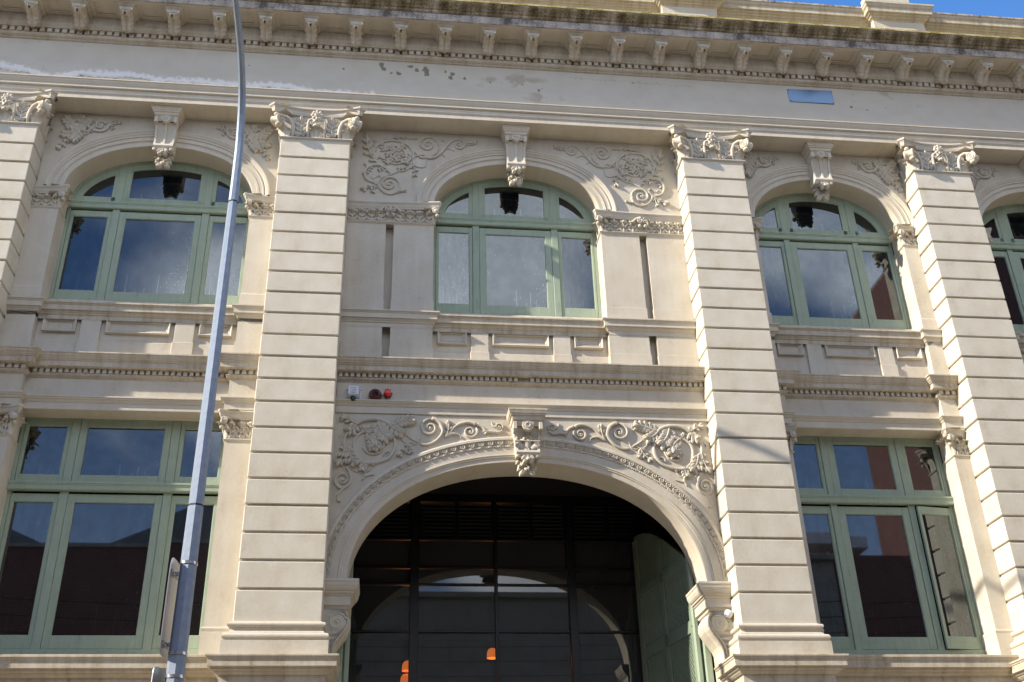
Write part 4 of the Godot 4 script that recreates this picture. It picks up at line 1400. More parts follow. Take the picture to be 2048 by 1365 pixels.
func impost(s: float):
	# moulded impost of the great arch with the scroll that carries it
	var st := mb()
	var w := 2.996
	var path := []
	var e := 2.66
	if s > 0:
		path = [Vector2(e, -0.63), Vector2(e, -0.02), Vector2(w, -0.02)]
	else:
		path = [Vector2(-w, -0.02), Vector2(-e, -0.02), Vector2(-e, -0.63)]
	sweep(st, path, [Vector2(-0.3, 6.068), Vector2(0.145, 6.066), Vector2(0.155, 6.06), Vector2(0.155, 6.03), Vector2(0.145, 6.02), Vector2(0.14, 5.98), Vector2(0.12, 5.93), Vector2(0.10, 5.905), Vector2(0.085, 5.90), Vector2(0.085, 5.875), Vector2(0.065, 5.87), Vector2(0.055, 5.845), Vector2(0.04, 5.835), Vector2(0.04, 5.71), Vector2(0.01, 5.70), Vector2(0.0, 5.66), Vector2(-0.03, 5.64), Vector2(-0.3, 5.64)])
	bx(st, minf(s * e, s * w), maxf(s * e, s * w), 5.66, 6.06, -0.62, -0.03)
	var I := part("impost", st, M.cream, hall)
	# scroll bracket, its coil on the street face
	st = mb()
	var out := []
	for q in [[0.16, 4.85], [0.16, 5.02], [0.165, 5.10], [0.19, 5.17], [0.24, 5.25], [0.30, 5.33], [0.345, 5.40], [0.365, 5.46], [0.365, 5.52], [0.35, 5.58], [0.32, 5.625], [0.28, 5.65], [0.0, 5.65]]:
		out.append(Vector2(s * (w - q[0]), q[1]))
	var z0 := -0.6
	var z1 := -0.0
	for i in out.size() - 1:
		var a: Vector2 = out[i]
		var b: Vector2 = out[i + 1]
		var zs := [z0, -0.45, -0.42, -0.24, -0.21, -0.05, z1]
		var ds := [0.0, 0.0, -0.018, -0.018, 0.0, 0.0, 0.0]
		for k in 6:
			var da := Vector2(-s * ds[k], 0)
			var db := Vector2(-s * ds[k + 1], 0)
			quad(st, Vector3(a.x - da.x, a.y, zs[k]), Vector3(b.x - da.x, b.y, zs[k]), Vector3(b.x - db.x, b.y, zs[k + 1]), Vector3(a.x - db.x, a.y, zs[k + 1]))
		tri(st, Vector3(a.x, a.y, z1), Vector3(b.x, b.y, z1), Vector3(s * w, (a.y + b.y) / 2, z1))
		quad(st, Vector3(a.x, a.y, z1), Vector3(b.x, b.y, z1), Vector3(s * w, b.y, z1), Vector3(s * w, a.y, z1))
	var c := Vector3(s * (w - 0.20), 5.47, z1 + 0.006)
	spiral3(st, c, Vector3(1, 0, 0), Vector3.UP, 0.135, 1.6, int(-s), 0.3 if s < 0 else 2.8, 0.03)
	lathe(st, [Vector2(0, 0.012), Vector2(0.10, 0.010), Vector2(0.135, 0.0)], 20, Transform3D(Basis(Vector3.RIGHT, PI / 2), c - Vector3(0, 0, 0.008)))
	var edge := []
	for q in out.slice(1, 11):
		edge.append(Vector3(q.x + s * 0.012, q.y, z1))
	tube(st, edge, [0.012], 6, Vector3(0, 0, 1))
	part("scroll_bracket", st, M.cream, I)

func carving_upper() -> Array:
	return [
		"L -2.548,13.723 -2.754,14.348 0.170 0.12 4", "L -2.537,13.738 -2.765,13.924 0.090 -0.15 2", "L -2.58,13.965 -2.598,14.3 0.080 -0.10 3",
		"S -2.363,13.606 -2.514,13.711 -2.583,13.893 -2.56,14.068 -2.428,14.194 -2.245,14.243 -2.06,14.204 -1.931,14.096 -1.87,13.94 -1.885,13.823 0.045 0.040", "L -2.406,14.225 -1.826,14.33 0.090 0.14 5", "L -2.226,13.974 -2.373,13.907 0.130 0.30 3",
		"L -2.214,13.96 -2.333,14.098 0.130 -0.20 3", "L -2.192,13.991 -2.047,14.132 0.150 0.20 3", "L -2.214,13.932 -2.053,13.928 0.120 -0.20 3",
		"L -2.225,13.916 -2.141,13.763 0.130 0.20 3", "L -2.247,13.886 -2.366,13.706 0.110 0.20 4", "L -2.369,13.792 -2.485,13.87 0.100 0.30 2",
		"L -2.42,13.976 -2.438,14.178 0.090 0.20 3", "S -2.375,13.993 -2.287,14.101 -2.15,14.11 -2.032,14.002 -2.006,13.844 -2.095,13.738 -2.23,13.715 -2.369,13.792 0.040 0.030", "L -1.882,13.939 -2.003,13.701 0.140 -0.25 4",
		"L -1.979,13.645 -2.159,13.605 0.100 0.20 3", "L -1.912,13.706 -1.861,13.425 0.110 0.35 3", "S -1.88,13.852 -1.867,13.738 -1.774,13.672 -1.66,13.694 -1.628,13.869 0.030 0.020",
		"S -1.919,14.082 -1.814,13.972 -1.721,13.891 -1.583,13.915 -1.469,14.01 -1.424,14.13 0.030 0.045", "V -1.615,14.197 -1.418,14.174 1.90 1 0.045", "L -1.664,13.939 -1.825,13.943 0.090 0.20 3",
		"S -1.64,13.882 -1.491,13.906 -1.365,14.031 -1.25,14.215 -1.134,14.333 -1.04,14.347 0.050 0.040", "V -1.052,14.221 -1.04,14.347 1.50 -1 0.035", "S -1.411,13.97 -1.319,14.093 -1.226,14.128 -1.134,14.076 0.035 0.015",
		"S -1.491,13.906 -1.388,13.986 -1.295,13.934 0.035 0.010", "S -1.331,14.077 -1.285,14.198 -1.309,14.299 -1.367,14.303 0.045 0.020", "L -0.947,14.265 -0.713,14.317 0.100 -0.15 4",
		"S -2.467,13.671 -2.624,13.647 -2.732,13.512 -2.703,13.359 -2.611,13.294 -2.532,13.285 0.060 0.030", "L -2.655,13.574 -2.74,13.71 0.060 0.30 2", "L -2.613,13.633 -2.774,13.439 0.080 0.30 4",
		"S -2.616,13.435 -2.58,13.366 -2.526,13.412 -2.471,13.444 -2.435,13.389 0.020 0.030", "S -2.456,13.332 -2.487,13.26 -2.449,13.151 -2.357,13.066 -2.245,13.045 -2.135,13.114 -2.105,13.241 0.030 0.045", "V -2.285,13.258 -2.105,13.241 1.80 1 0.045",
		"L -2.146,13.099 -1.979,13.144 0.070 -0.20 2", "L -2.488,13.288 -2.793,13.102 0.130 0.20 3", "L -2.53,13.216 -2.58,13.053 0.100 0.10 2",
		"S -2.497,13.245 -2.424,13.39 -2.291,13.455 -2.135,13.55 -2,13.586 -1.9,13.707 0.030 0.030", "L -2.388,13.662 -2.497,13.555 0.100 0.20 3", "L -2.269,13.47 -2.362,13.564 0.060 -0.20 2",
	]

func carving_arch() -> Array:
	return [
		"S -2.763,8.448 -2.83,8.322 -2.829,8.187 -2.767,8.055 -2.651,7.96 -2.527,7.915 -2.393,7.912 -2.26,7.945 -2.139,8.008 -2.063,8.132 -2.051,8.28 -2.081,8.353 0.050 0.050", "S -2.527,7.915 -2.632,8.021 -2.683,8.166 -2.667,8.314 -2.581,8.415 -2.459,8.456 -2.321,8.422 -2.238,8.312 -2.223,8.202 -2.287,8.09 -2.398,8.061 -2.489,8.097 -2.538,8.182 0.045 0.030", "L -2.503,8.43 -2.335,8.174 0.200 0.30 4",
		"L -2.433,8.382 -2.266,8.127 0.180 -0.25 5", "L -2.462,8.245 -2.402,8.148 0.160 0.30 2", "L -2.492,8.442 -2.575,8.527 0.100 0.20 3",
		"L -2.494,8.492 -2.347,8.496 0.100 -0.35 2", "S -2.689,8.543 -2.556,8.628 -2.398,8.651 -2.237,8.618 -2.12,8.539 0.060 0.070", "L -2.328,8.609 -2.113,8.303 0.240 -0.25 5",
		"L -2.167,8.576 -1.912,8.407 0.200 -0.20 4", "L -2.12,8.539 -1.733,8.638 0.200 0.18 5", "L -2.666,8.55 -2.916,8.669 0.150 -0.15 3",
		"L -2.666,8.537 -2.774,8.435 0.200 0.20 3", "L -2.687,8.512 -2.681,8.375 0.100 0.10 2", "L -2.819,8.212 -2.923,7.846 0.160 0.12 3",
		"L -2.796,8.188 -2.787,7.885 0.140 -0.05 3", "L -2.761,8.164 -2.614,7.865 0.180 -0.20 4", "S -2.779,7.849 -2.73,7.755 -2.703,7.636 -2.742,7.541 -2.827,7.48 -2.877,7.386 -2.884,7.316 -2.839,7.276 0.050 0.035",
		"V -2.824,7.634 -2.806,7.493 1.60 -1 0.045", "S -2.883,8.37 -2.91,8.345 -2.908,8.308 0.020 0.010", "L -2.517,7.951 -2.543,7.782 0.140 0.10 4",
		"L -2.482,7.904 -2.381,7.906 0.100 -0.20 2", "S -2.747,7.862 -2.654,7.78 -2.554,7.758 -2.444,7.784 -2.369,7.87 -2.365,7.906 0.020 0.015", "S -2.499,7.783 -2.496,7.7 -2.537,7.633 0.030 0.030",
		"S -2.496,7.7 -2.43,7.713 -2.353,7.726 0.030 0.010", "V -2.151,8.056 -2.218,8.031 1.30 -1 0.030", "S -2.026,8.442 -1.967,8.344 -1.897,8.271 -1.829,8.26 -1.773,8.286 0.025 0.020",
		"S -1.889,8.408 -1.796,8.335 -1.693,8.276 0.025 0.030", "L -1.829,8.26 -2.016,8.035 0.120 0.20 3", "L -1.851,8.247 -1.791,8.089 0.100 -0.20 3",
		"S -1.794,8.236 -1.692,8.264 -1.649,8.364 0.025 0.015", "S -1.659,8.244 -1.542,8.242 -1.425,8.295 -1.342,8.388 -1.309,8.481 -1.344,8.591 -1.42,8.663 -1.488,8.68 0.035 0.075", "V -1.512,8.526 -1.488,8.68 1.70 1 0.050",
		"L -1.25,8.4 -1.217,8.659 0.120 -0.12 3", "S -1.283,8.371 -1.199,8.456 -1.098,8.569 -0.979,8.624 -0.868,8.631 -0.783,8.596 0.030 0.060", "V -0.878,8.478 -0.783,8.55 1.70 -1 0.045",
		"S -1.275,8.381 -1.182,8.429 -1.098,8.431 -1.039,8.405 -1.026,8.359 0.050 0.020", "S -0.783,8.605 -0.69,8.561 -0.631,8.489 -0.537,8.482 -0.435,8.471 -0.357,8.514 0.050 0.040", "V -0.42,8.573 -0.357,8.542 1.40 1 0.035",
		"L -0.656,8.525 -0.623,8.452 0.070 0.10 2", "S -0.468,8.567 -0.518,8.594 -0.534,8.659 0.035 0.015",
	]

func carving_small() -> Array:
	return [
		"L -1.569,14.121 -1.782,14.361 0.200 0.10 4", "L -1.524,14.17 -1.475,14.407 0.150 0.15 3", "L -1.486,14.15 -1.353,14.357 0.160 -0.10 4",
		"L -1.587,14.236 -1.651,14.092 0.220 0.30 3", "L -1.497,14.219 -1.433,14.039 0.200 -0.25 4", "L -1.588,14.028 -1.785,14.014 0.180 0.30 4",
		"L -1.479,14.104 -1.609,13.844 0.200 0.15 5", "L -1.529,13.986 -1.539,13.837 0.120 -0.10 3", "L -1.668,13.885 -1.819,13.66 0.130 0.10 3",
		"S -1.622,14.025 -1.67,14.207 -1.568,14.33 -1.422,14.294 -1.34,14.16 -1.365,14.043 -1.46,13.991 0.050 0.040", "S -1.369,14.181 -1.272,14.119 -1.147,14.1 -1.051,14.157 -1.016,14.276 -1.042,14.333 0.050 0.040", "V -1.172,14.237 -1.086,14.271 1.60 1 0.050",
		"L -1.009,14.23 -0.83,14.324 0.100 0.25 3", "L -1.044,14.228 -0.947,14.165 0.080 0.00 2", "L -0.999,14.277 -0.933,14.364 0.080 0.30 2",
		"L -1.331,14.161 -1.286,14.095 0.100 0.20 2", "L -1.28,14.281 -1.232,14.307 0.060 0.20 2",
	]

# ------------------------------------------------------------------ the entrance under the arch
func entrance():
	var z := -3.1
	# ceiling and threshold of the porch
	var st := mb()
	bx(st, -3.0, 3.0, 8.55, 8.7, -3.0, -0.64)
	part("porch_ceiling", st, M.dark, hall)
	# black steel screen: posts, transoms, glass and the louvres above
	st = mb()
	bx(st, -3.0, 3.0, 8.42, 8.56, z - 0.06, z + 0.06)
	var screen := part("steel_screen", st, M.steel_black, hall)
	var xs := [-2.95, -1.62, -0.19, 1.16, 2.55, 2.95]
	var wid := [0.05, 0.075, 0.028, 0.07, 0.03, 0.05]
	for i in xs.size():
		st = mb()
		bx(st, xs[i] - wid[i], xs[i] + wid[i], 0.1, 8.42, z - 0.05, z + 0.05 + wid[i] * 0.5, 0.006)
		part("post", st, M.steel_black, screen)
	var ys := [7.72, 7.20, 6.905, 6.085, 5.13, 3.9, 2.6]
	for i in ys.size():
		st = mb()
		bx(st, -2.95, 2.95, ys[i] - 0.018, ys[i] + 0.018, z - 0.035, z + 0.04, 0.004)
		part("transom", st, M.steel_black, screen)
	for i in 4:
		for j in ys.size():
			var y0: float = ys[j + 1] if j < ys.size() - 1 else 0.1
			st = mb()
			quad_uv(st, Vector3(xs[i] + wid[i], ys[j] - 0.026, z), Vector3(xs[i + 1] - wid[i + 1], ys[j] - 0.026, z), Vector3(xs[i + 1] - wid[i + 1], y0 + 0.026, z), Vector3(xs[i] + wid[i], y0 + 0.026, z))
			part("pane", st, M.entry_glass, screen)
		var n := 9
		for q in 2:
			var w: float = (xs[i + 1] - xs[i] - wid[i] - wid[i + 1]) / 2.0
			var a: float = xs[i] + wid[i] + w * q
			st = mb()
			bx(st, a + w - 0.03, a + w + 0.03, 7.75, 8.42, z - 0.03, z + 0.03)
			part("post", st, M.steel_black, screen)
			for k in n:
				st = mb()
				var y := 7.78 + 0.072 * k
				bx(st, a + 0.03, a + w - 0.03, -0.004, 0.004, -0.045, 0.045, 0.002)
				var o := part("louvre", st, M.slat, screen)
				o.transform = Transform3D(Basis(Vector3.RIGHT, -0.62 + rng.randf_range(-0.04, 0.04)), Vector3(0, y, z))
	# green timber door leaves folded back inside the opening
	door_leaf(Vector3(2.70, 0, -0.78), Vector3(2.34, 0, -2.95), 1.0)
	door_leaf(Vector3(-2.70, 0, -0.78), Vector3(-2.86, 0, -2.9), -1.0)
	for s in [-1.0, 1.0]:
		st = mb()
		var a: float = s * 2.77
		bx(st, a - 0.05, a + 0.05, 0.1, 5.75, -0.74, -0.655, 0.006)
		bx(st, s * 2.66 - 0.035, s * 2.66 + 0.035, 0.1, 6.9, -0.86, -0.76, 0.008)
		part("door_frame", st, M.green, hall)

func door_leaf(a: Vector3, b: Vector3, s: float):
	var d := (b - a).normalized()
	var ln := a.distance_to(b)
	var nn := Vector3.UP.cross(d) * s
	if nn.x * s > 0: nn = -nn
	var xf := Transform3D(Basis(d, Vector3.UP, d.cross(Vector3.UP)), a)
	var f := 1.0 if xf.basis.z.dot(nn) > 0.0 else -1.0
	var st := mb()
	# board backing with an arched head rising to the meeting stile
	var n := 10
	for side in [-0.03, 0.03]:
		for i in n:
			var u0 := ln * i / n
			var u1 := ln * (i + 1) / n
			var h0 := 6.55 + 1.2 * pow(sin(PI / 2 * (0.08 + 0.92 * u0 / ln)), 1.2)
			var h1 := 6.55 + 1.2 * pow(sin(PI / 2 * (0.08 + 0.92 * u1 / ln)), 1.2)
			var q := [xf * Vector3(u0, h0, side), xf * Vector3(u1, h1, side), xf * Vector3(u1, 0.12, side), xf * Vector3(u0, 0.12, side)]
			quad(st, q[0], q[1], q[2], q[3])
			if side > 0:
				quad(st, xf * Vector3(u0, h0, -0.03), xf * Vector3(u1, h1, -0.03), xf * Vector3(u1, h1, 0.03), xf * Vector3(u0, h0, 0.03))
	for u in [0.0, ln]:
		quad(st, xf * Vector3(u, 7.7 if u > 0 else 6.6, -0.03), xf * Vector3(u, 7.7 if u > 0 else 6.6, 0.03), xf * Vector3(u, 0.12, 0.03), xf * Vector3(u, 0.12, -0.03))
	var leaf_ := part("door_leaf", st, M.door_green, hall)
	var z0 := minf(0.028 * f, 0.062 * f)
	var z1 := maxf(0.028 * f, 0.062 * f)
	# stiles and rails
	for e in [[0.0, 0.17, 0.12, 6.75], [ln - 0.17, ln, 0.12, 7.66], [ln * 0.5 - 0.07, ln * 0.5 + 0.07, 0.12, 7.35], [0.17, ln - 0.17, 5.55, 5.75], [0.17, ln - 0.17, 2.9, 3.1], [0.17, ln - 0.17, 0.12, 0.5], [0.17, ln - 0.17, 6.62, 6.78]]:
		st = mb()
		bx(st, e[0], e[1], e[2], e[3], z0, z1, 0.008)
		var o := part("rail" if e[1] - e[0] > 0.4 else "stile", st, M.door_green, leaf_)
		o.transform = xf
	# diagonal tongued boards in the panels, as proud ribs
	for q in [[0.17, ln * 0.5 - 0.07, 5.75, 6.62], [ln * 0.5 + 0.07, ln - 0.17, 5.75, 6.62], [0.17, ln * 0.5 - 0.07, 3.1, 5.55], [ln * 0.5 + 0.07, ln - 0.17, 3.1, 5.55]]:
		var w: float = q[1] - q[0]
		var k := 0
		while k * 0.085 < (q[3] - q[2]) + w * 1.3:
			var t: float = q[2] - w * 1.3 + k * 0.085
			k += 1
			var u0: float = q[0]
			var u1: float = q[1]
			var y0: float = t
			var y1: float = t + w * 1.3
			if y1 < q[2] + 0.02 or y0 > q[3] - 0.02: continue
			if y0 < q[2]:
				u0 += (q[2] - y0) / 1.3
				y0 = q[2]
			if y1 > q[3]:
				u1 -= (y1 - q[3]) / 1.3
				y1 = q[3]
			if u1 - u0 < 0.02: continue
			st = mb()
			var zz := 0.032 * f
			tube(st, [xf * Vector3(u0, y0, zz), xf * Vector3(u1, y1, zz)], [0.012], 5)
			part("board", st, M.door_green, leaf_)
	st = mb()
	for y in [5.65, 3.0, 6.7]:
		for k in 7:
			var p := xf * Vector3(lerpf(0.1, ln - 0.1, k / 6.0), y, 0.064 * f)
			ball(st, p, 0.016, Vector3.ONE, 6)
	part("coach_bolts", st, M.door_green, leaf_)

# ------------------------------------------------------------------ things fixed to the facade
func thing(called: String, label: String, category: String, pos := Vector3.ZERO, group := "") -> Node3D:
	var o := Node3D.new()
	o.name = numbered(called, self)
	add_child(o)
	o.position = pos
	tag(o, label, category, group)
	return o

func fittings():
	var st := mb()
	var zc := -0.058
	# pale sounder box with a grey lens below
	var t := thing("alarm_box", "white plastic alarm sounder box with printed label beside the maroon siren", "alarm box", Vector3(-2.728, 9.065, zc))
	bx(st, -0.124, -0.10, -0.108, 0.112, 0.0, 0.035, 0.008)
	bx(st, 0.10, 0.124, -0.108, 0.112, 0.0, 0.035, 0.008)
	bx(st, -0.10, 0.10, -0.11, -0.085, 0.0, 0.03, 0.006)
	part("mounting_flange", st, M.white_plastic, t)
	st = mb()
	var fr := [Vector3(-0.078, 0.095, 0.16), Vector3(0.078, 0.095, 0.16), Vector3(0.078, -0.045, 0.16), Vector3(-0.078, -0.045, 0.16)]
	var bk := [Vector3(-0.10, 0.11, 0.0), Vector3(0.10, 0.11, 0.0), Vector3(0.10, -0.10, 0.0), Vector3(-0.10, -0.10, 0.0)]
	quad(st, fr[0], fr[1], fr[2], fr[3])
	for e in 4:
		quad(st, bk[e], bk[(e + 1) % 4], fr[(e + 1) % 4], fr[e])
	part("housing", st, M.white_plastic, t)
	st = mb()
	for e in [[-0.112, 0.08], [0.112, 0.08], [-0.112, -0.08], [0.112, -0.08]]:
		lathe(st, [Vector2(0, 0.004), Vector2(0.008, 0.004), Vector2(0.008, 0.0)], 8, Transform3D(Basis(Vector3.RIGHT, PI / 2), Vector3(e[0], e[1], 0.034)))
	part("screws", st, M.black, t)
	st = mb()
	lathe(st, [Vector2(0.0, 0.03), Vector2(0.036, 0.03), Vector2(0.04, 0.02), Vector2(0.04, -0.03), Vector2(0.03, -0.045), Vector2(0.0, -0.05)], 14, at(Vector3(0, -0.085, 0.085)))
	part("lens", st, M.dark_teal, t)
	var tm := TextMesh.new()
	tm.text = "1 MBI"
	var sf := SystemFont.new()
	sf.font_names = PackedStringArray(["Droid Sans"])
	tm.font = sf
	tm.font_size = 32
	tm.pixel_size = 0.0012
	tm.depth = 0.002
	inst("lettering", tm, M.print_grey, t, at(Vector3(0, 0.02, 0.161)))
	st = mb()
	for e in [[0.058, 0.05], [-0.018, 0.045], [-0.03, 0.03]]:
		bx(st, -e[1], e[1], e[0], e[0] + 0.006, 0.159, 0.1615)
	part("printed_line", st, M.print_grey, t)
	# maroon siren
	t = thing("siren", "round maroon siren with a dark grille between white alarm box and red light", "siren", Vector3(-2.385, 9.06, zc))
	st = mb()
	lathe(st, [Vector2(0.0, 0.105), Vector2(0.045, 0.105), Vector2(0.06, 0.112), Vector2(0.085, 0.10), Vector2(0.10, 0.07), Vector2(0.102, 0.03), Vector2(0.09, 0.0)], 24, Transform3D(Basis(Vector3.RIGHT, PI / 2), Vector3.ZERO))
	part("body", st, M.maroon, t)
	st = mb()
	for k in 10:
		var a := TAU * k / 10.0
		tube(st, [Vector3(cos(a) * 0.014, sin(a) * 0.014, 0.11), Vector3(cos(a) * 0.056, sin(a) * 0.056, 0.113)], [0.006], 5)
	lathe(st, [Vector2(0.0, 0.109), Vector2(0.056, 0.107)], 16, Transform3D(Basis(Vector3.RIGHT, PI / 2), Vector3.ZERO))
	part("grille", st, M.black, t)
	# red strobe and the wire to it
	t = thing("strobe_light", "small red strobe light wired to the maroon siren on its right", "light", Vector3(-2.19, 9.095, zc))
	st = mb()
	lathe(st, [Vector2(0.0, 0.115), Vector2(0.03, 0.11), Vector2(0.05, 0.09), Vector2(0.06, 0.05), Vector2(0.062, 0.02)], 18, Transform3D(Basis(Vector3.RIGHT, PI / 2), Vector3.ZERO))
	for k in 5:
		var a := (k - 2) * 0.022
		tube(st, [Vector3(-0.05, a, 0.085), Vector3(0.0, a, 0.117), Vector3(0.05, a, 0.085)], [0.005], 5)
	part("lens", st, M.red_lens, t)
	st = mb()
	lathe(st, [Vector2(0.066, 0.022), Vector2(0.066, 0.0)], 18, Transform3D(Basis(Vector3.RIGHT, PI / 2), Vector3.ZERO))
	ball(st, Vector3(0.066, 0.01, 0.03), 0.012)
	ball(st, Vector3(-0.02, -0.07, 0.03), 0.012)
	tube(st, [Vector3(-0.10, -0.035, 0.02), Vector3(-0.06, -0.03, 0.02)], [0.006], 5)
	part("base", st, M.black, t)
	# zinc patch on the frieze
	st = mb()
	var z := 0.349
	var c := [Vector3(5.262, 15.675, z), Vector3(6.165, 15.692, z + 0.004), Vector3(6.158, 15.362, z + 0.012), Vector3(5.275, 15.36, z + 0.006)]
	quad(st, c[0], c[1], c[2], c[3])
	for e in 4:
		quad(st, c[e], c[(e + 1) % 4], c[(e + 1) % 4] - Vector3(0, 0, 0.02), c[e] - Vector3(0, 0, 0.02))
	var plate := part("metal_plate", st, M.zinc_sheet, self)
	tag(plate, "blank bluish metal plate screwed to the frieze below the dentils", "metal plate")
	st = mb()
	for e in [[0.02, -0.03], [0.88, -0.02], [0.87, -0.30], [0.03, -0.29], [0.45, -0.02], [0.45, -0.3]]:
		ball(st, Vector3(5.27 + e[0], 15.68 + e[1], z + 0.008), 0.011, Vector3.ONE, 6)
	part("screws", st, M.print_grey, plate)
	# dome camera by the right hand scroll
	t = thing("security_camera", "white dome security camera beside the right scroll bracket of the archway", "camera", Vector3(2.93, 5.60, 0.05))
	st = mb()
	lathe(st, [Vector2(0.0, 0.045), Vector2(0.045, 0.045), Vector2(0.062, 0.03), Vector2(0.066, 0.0), Vector2(0.05, -0.045), Vector2(0.025, -0.06), Vector2(0.0, -0.064)], 20, Transform3D(Basis(Vector3.BACK, -0.5), Vector3.ZERO))
	part("housing", st, M.white_plastic, t)
	st = mb()
	bx(st, 0.0, 0.07, -0.02, 0.03, -0.12, 0.02, 0.005)
	part("bracket", st, M.white_plastic, t)
	st = mb()
	ball(st, Vector3(-0.045, -0.02, 0.02), 0.018)
	part("lens", st, M.black, t)
	# glowing pendants seen through the entrance glass
	for e in [[0.178, 6.70, -7.5, "amber pendant lamp glowing behind the middle of the entrance glass"], [-1.60, 6.44, -7.5, "amber pendant lamp glowing near the brick wall inside the entrance"], [-1.63, 6.17, -7.5, "lower amber pendant lamp inside the entrance by the brick wall"]]:
		t = thing("pendant_lamp", e[3], "lamp", Vector3(e[0], e[1], e[2]), "pendant lamps inside the entrance")
		st = mb()
		lathe(st, [Vector2(0.02, 0.11), Vector2(0.07, 0.095), Vector2(0.105, 0.05), Vector2(0.118, -0.02), Vector2(0.12, -0.10)], 20)
		lathe(st, [Vector2(0.0, -0.09), Vector2(0.118, -0.095)], 20)
		part("lamp_shade", st, M.lamp_shade, t)
		st = mb()
		tube(st, [Vector3(0, 0.1, 0), Vector3(0, 2.8, 0)], [0.008], 5, Vector3.RIGHT)
		part("flex", st, M.black, t)
		var L := OmniLight3D.new()
		L.name = "lamp_light"
		L.light_color = Color(1.0, 0.6, 0.3)
		L.light_energy = 0.06
		L.omni_range = 8.0
		L.omni_attenuation = 2.0
		L.light_size = 0.1
		L.shadow_enabled = true
		L.position = Vector3(0, -0.2, 0)
		t.add_child(L)

# ------------------------------------------------------------------ lamp post and its signs
func lamp_post():
	var X := -4.58
	var Z := 1.98
	var t := thing("street_lamp", "tall faceted galvanised street lamp post with curved arm in front of left bay", "street lamp", Vector3(X, 0.13, Z))
	var prof := func(y0: float, y1: float, r0: float, r1: float) -> SurfaceTool:
		var st := mb()
		var n := 8
		for k in n:
			var a0 := TAU * (k + 0.15) / n
			var a1 := TAU * (k + 1.15) / n
			quad(st, Vector3(sin(a0) * r1, y1, cos(a0) * r1), Vector3(sin(a1) * r1, y1, cos(a1) * r1), Vector3(sin(a1) * r0, y0, cos(a1) * r0), Vector3(sin(a0) * r0, y0, cos(a0) * r0))
		return st
	part("pole", prof.call(0.0, 6.32, 0.128, 0.098), M.galvanised, t)
	part("pole", prof.call(6.322, 11.1, 0.094, 0.070), M.galvanised, t)
	var st := mb()
	for q in [[6.32, 0.1005], [11.1, 0.074]]:
		st = mb()
		lathe(st, [Vector2(q[1] - 0.01, 0.012), Vector2(q[1] + 0.002, 0.01), Vector2(q[1] + 0.002, -0.01), Vector2(q[1] - 0.01, -0.012)], 8, Transform3D(Basis(Vector3.UP, 0.118), Vector3(0, q[0], 0)), false)
		part("joint_ring", st, M.black, t)
	var pts := []
	for q in spline([Vector2(11.1, 0.0), Vector2(11.7, 0.02), Vector2(12.25, 0.08), Vector2(12.85, 0.33), Vector2(13.22, 0.80), Vector2(13.36, 1.27), Vector2(13.44, 1.75), Vector2(13.55, 2.6)], 5):
		pts.append(Vector3(0, q.x, q.y))
	var rad := []
	for i in pts.size():
		rad.append(lerpf(0.070, 0.043, float(i) / pts.size()))
	st = mb()
	tube(st, pts, rad, 8, Vector3.RIGHT, 1.0, false)
	part("arm", st, M.galvanised, t)
	st = mb()
	box(st, Vector3(-0.15, 13.46, 2.5), Vector3(0.15, 13.64, 3.25), 0.06)
	part("lamp_head", st, M.sign_back, t)
	for y in [5.56, 4.45, 4.18]:
		st = mb()
		var r := 0.108 if y > 5.0 else 0.114
		lathe(st, [Vector2(r - 0.006, 0.02), Vector2(r, 0.018), Vector2(r, -0.018), Vector2(r - 0.006, -0.02)], 24, at(Vector3(0, y, 0)))
		part("strap", st, M.band, t)
	# backs of two signs strapped to the post
	sign_plate("traffic_sign", "large rounded sign seen from behind, strapped to the left of the lamp post", Vector3(X - 0.16, 5.14, Z - 0.02), 0.46, 0.60, 1.48)
	sign_plate("traffic_sign", "small sign seen from behind, strapped low on the lamp post", Vector3(X - 0.19, 4.22, Z - 0.04), 0.30, 0.21, 1.2)

func sign_plate(called: String, label: String, pos: Vector3, w: float, h2: float, turn: float):
	# the plate stands edge on to the camera: thin along its own z
	var t := thing(called, label, "sign", pos)
	t.rotation.y = turn
	var st := mb()
	var n := 24
	var ring := []
	for k in n:
		var a := TAU * k / n
		var c := Vector2(signf(cos(a)) * pow(absf(cos(a)), 0.35) * w / 2, signf(sin(a)) * pow(absf(sin(a)), 0.35) * h2)
		ring.append(c)
	for zz in [-0.006, 0.006]:
		for k in n:
			out_tri(st, Vector3(0, 0, zz), Vector3(ring[k].x, ring[k].y, zz), Vector3(ring[(k + 1) % n].x, ring[(k + 1) % n].y, zz), Vector3.ZERO)
	for k in n:
		var b: Vector2 = ring[(k + 1) % n]
		quad(st, Vector3(ring[k].x, ring[k].y, -0.006), Vector3(ring[k].x, ring[k].y, 0.006), Vector3(b.x, b.y, 0.006), Vector3(b.x, b.y, -0.006))
	part("plate", st, M.sign_back, t)
	st = mb()
	for y in ([h2 * 0.7, -h2 * 0.75] if h2 > 0.4 else [0.0]):
		bx(st, -w * 0.42, w * 0.42, y - 0.02, y + 0.02, 0.006, 0.03, 0.004)
		bx(st, -0.03, 0.03, y - 0.03, y + 0.03, 0.03, 0.075, 0.004)
	part("bracket", st, M.band, t)

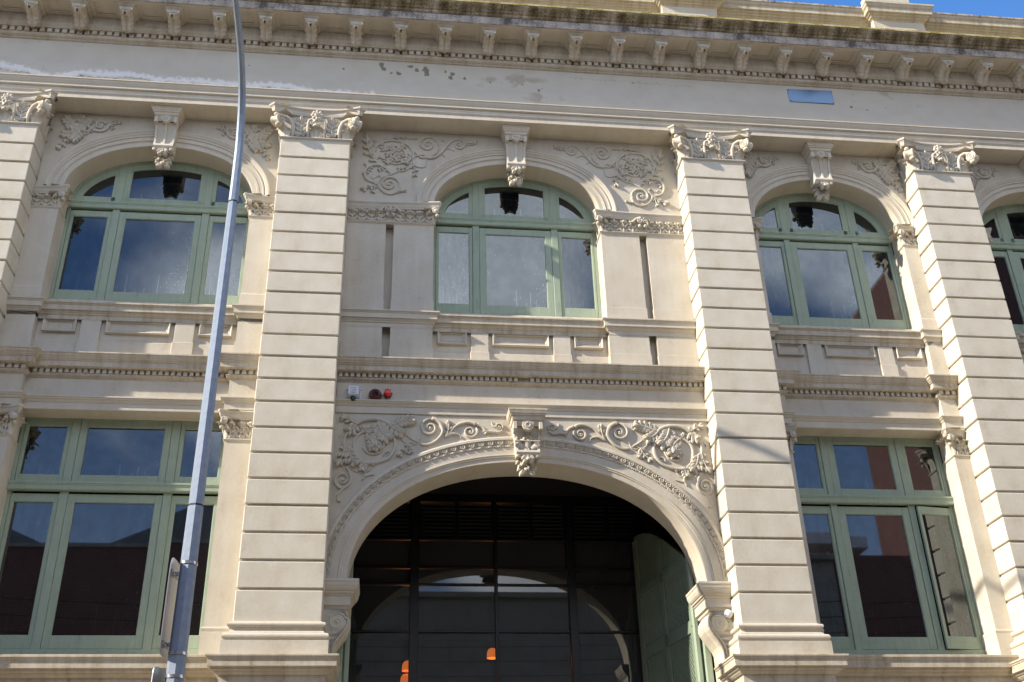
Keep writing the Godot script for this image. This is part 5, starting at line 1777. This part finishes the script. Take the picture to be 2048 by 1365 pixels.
# ------------------------------------------------------------------ across the street, seen in the glass
func opposite():
	var st := mb()
	var z := 17.6
	bx(st, -46.0, -3.2, 0.1, 12.6, z, z + 14.0)
	var t := part("brick_warehouse", st, M.brick, self)
	tag(t, "long red brick warehouse with low gabled roofs reflected in the left windows", "building")
	st = mb()
	bx(st, -46.2, -3.1, 12.6, 12.72, z - 0.08, z + 0.3)
	part("coping", st, M.grey_render, t)
	for k in 3:
		var a := -30.5 + 9.1 * k
		st = mb()
		quad(st, Vector3(a, 12.6, z + 1.0), Vector3(a + 4.5, 14.6, z + 1.0), Vector3(a + 4.5, 14.6, z + 13), Vector3(a, 12.6, z + 13))
		quad(st, Vector3(a + 4.5, 14.6, z + 1.0), Vector3(a + 9, 12.6, z + 1.0), Vector3(a + 9, 12.6, z + 13), Vector3(a + 4.5, 14.6, z + 13))
		tri(st, Vector3(a, 12.6, z + 1.0), Vector3(a + 4.5, 14.6, z + 1.0), Vector3(a + 9, 12.6, z + 1.0))
		part("roof", st, M.corrugated, t)
	for k in 8:
		st = mb()
		var x := -42.0 + 4.9 * k
		bx(st, x, x + 1.3, 4.2, 7.4, z - 0.02, z + 0.3)
		var w := part("window", st, M.dark, t)
		st = mb()
		bx(st, x - 0.1, x + 1.4, 4.05, 4.2, z - 0.12, z + 0.1)
		part("sill", st, M.grey_render, w)
	st = mb()
	bx(st, -3.2, 13.2, 0.1, 12.4, z - 0.1, z + 12.0)
	t = part("rendered_shop", st, M.grey_render, self)
	tag(t, "grey rendered flat topped shop opposite, reflected in the entrance glass", "building")
	st = mb()
	bx(st, -3.3, 13.3, 12.3, 12.5, z - 0.3, z - 0.09, 0.02)
	bx(st, -3.3, 13.3, 7.2, 7.35, z - 0.22, z - 0.09, 0.02)
	part("cornice", st, M.grey_render, t)
	st = mb()
	bx(st, 5.0, 9.0, 12.4, 13.6, z + 5.0, z + 10.0)
	part("roof_plant", st, M.corrugated, t)
	st = mb()
	bx(st, 19.6, 42.0, 0.1, 27.0, z + 0.2, z + 9.6)
	t = part("tall_brick_store", st, M.brick, self)
	tag(t, "tall red brick store with sunlit flank reflected in the lower right window", "building")
	st = mb()
	bx(st, 19.8, 42.2, 27.0, 27.4, z + 0.0, z + 9.8, 0.02)
	part("coping", st, M.grey_render, t)
	st = mb()
	bx(st, 13.2, 17.2, 0.1, 12.7, z + 0.1, z + 8.0)
	t = part("low_shed", st, M.brick, self)
	tag(t, "low brick shed with white roof fascia beside the tall brick store", "shed")
	st = mb()
	bx(st, 12.0, 15.2, 13.5, 13.95, z + 1.7, z + 3.9, 0.02)
	part("fascia", st, M.white_plastic, t)
	# overhead wires along the far kerb
	for k in 3:
		st = mb()
		var pts := []
		for i in 25:
			var u := float(i) / 24.0
			pts.append(Vector3(lerpf(-45, 45, u), 9.3 + 0.55 * k + 0.5 * pow(fmod(u * 3.0, 1.0) * 2.0 - 1.0, 2.0), 16.6 + 0.2 * k))
		tube(st, pts, [0.014], 5)
		var wname: String = ["lowest", "middle", "topmost"][k]
		tag(part("overhead_wire", st, M.cable, self), "black overhead wire along the far kerb, %s of the three reflected in the windows" % wname, "wire", "overhead wires across the street")
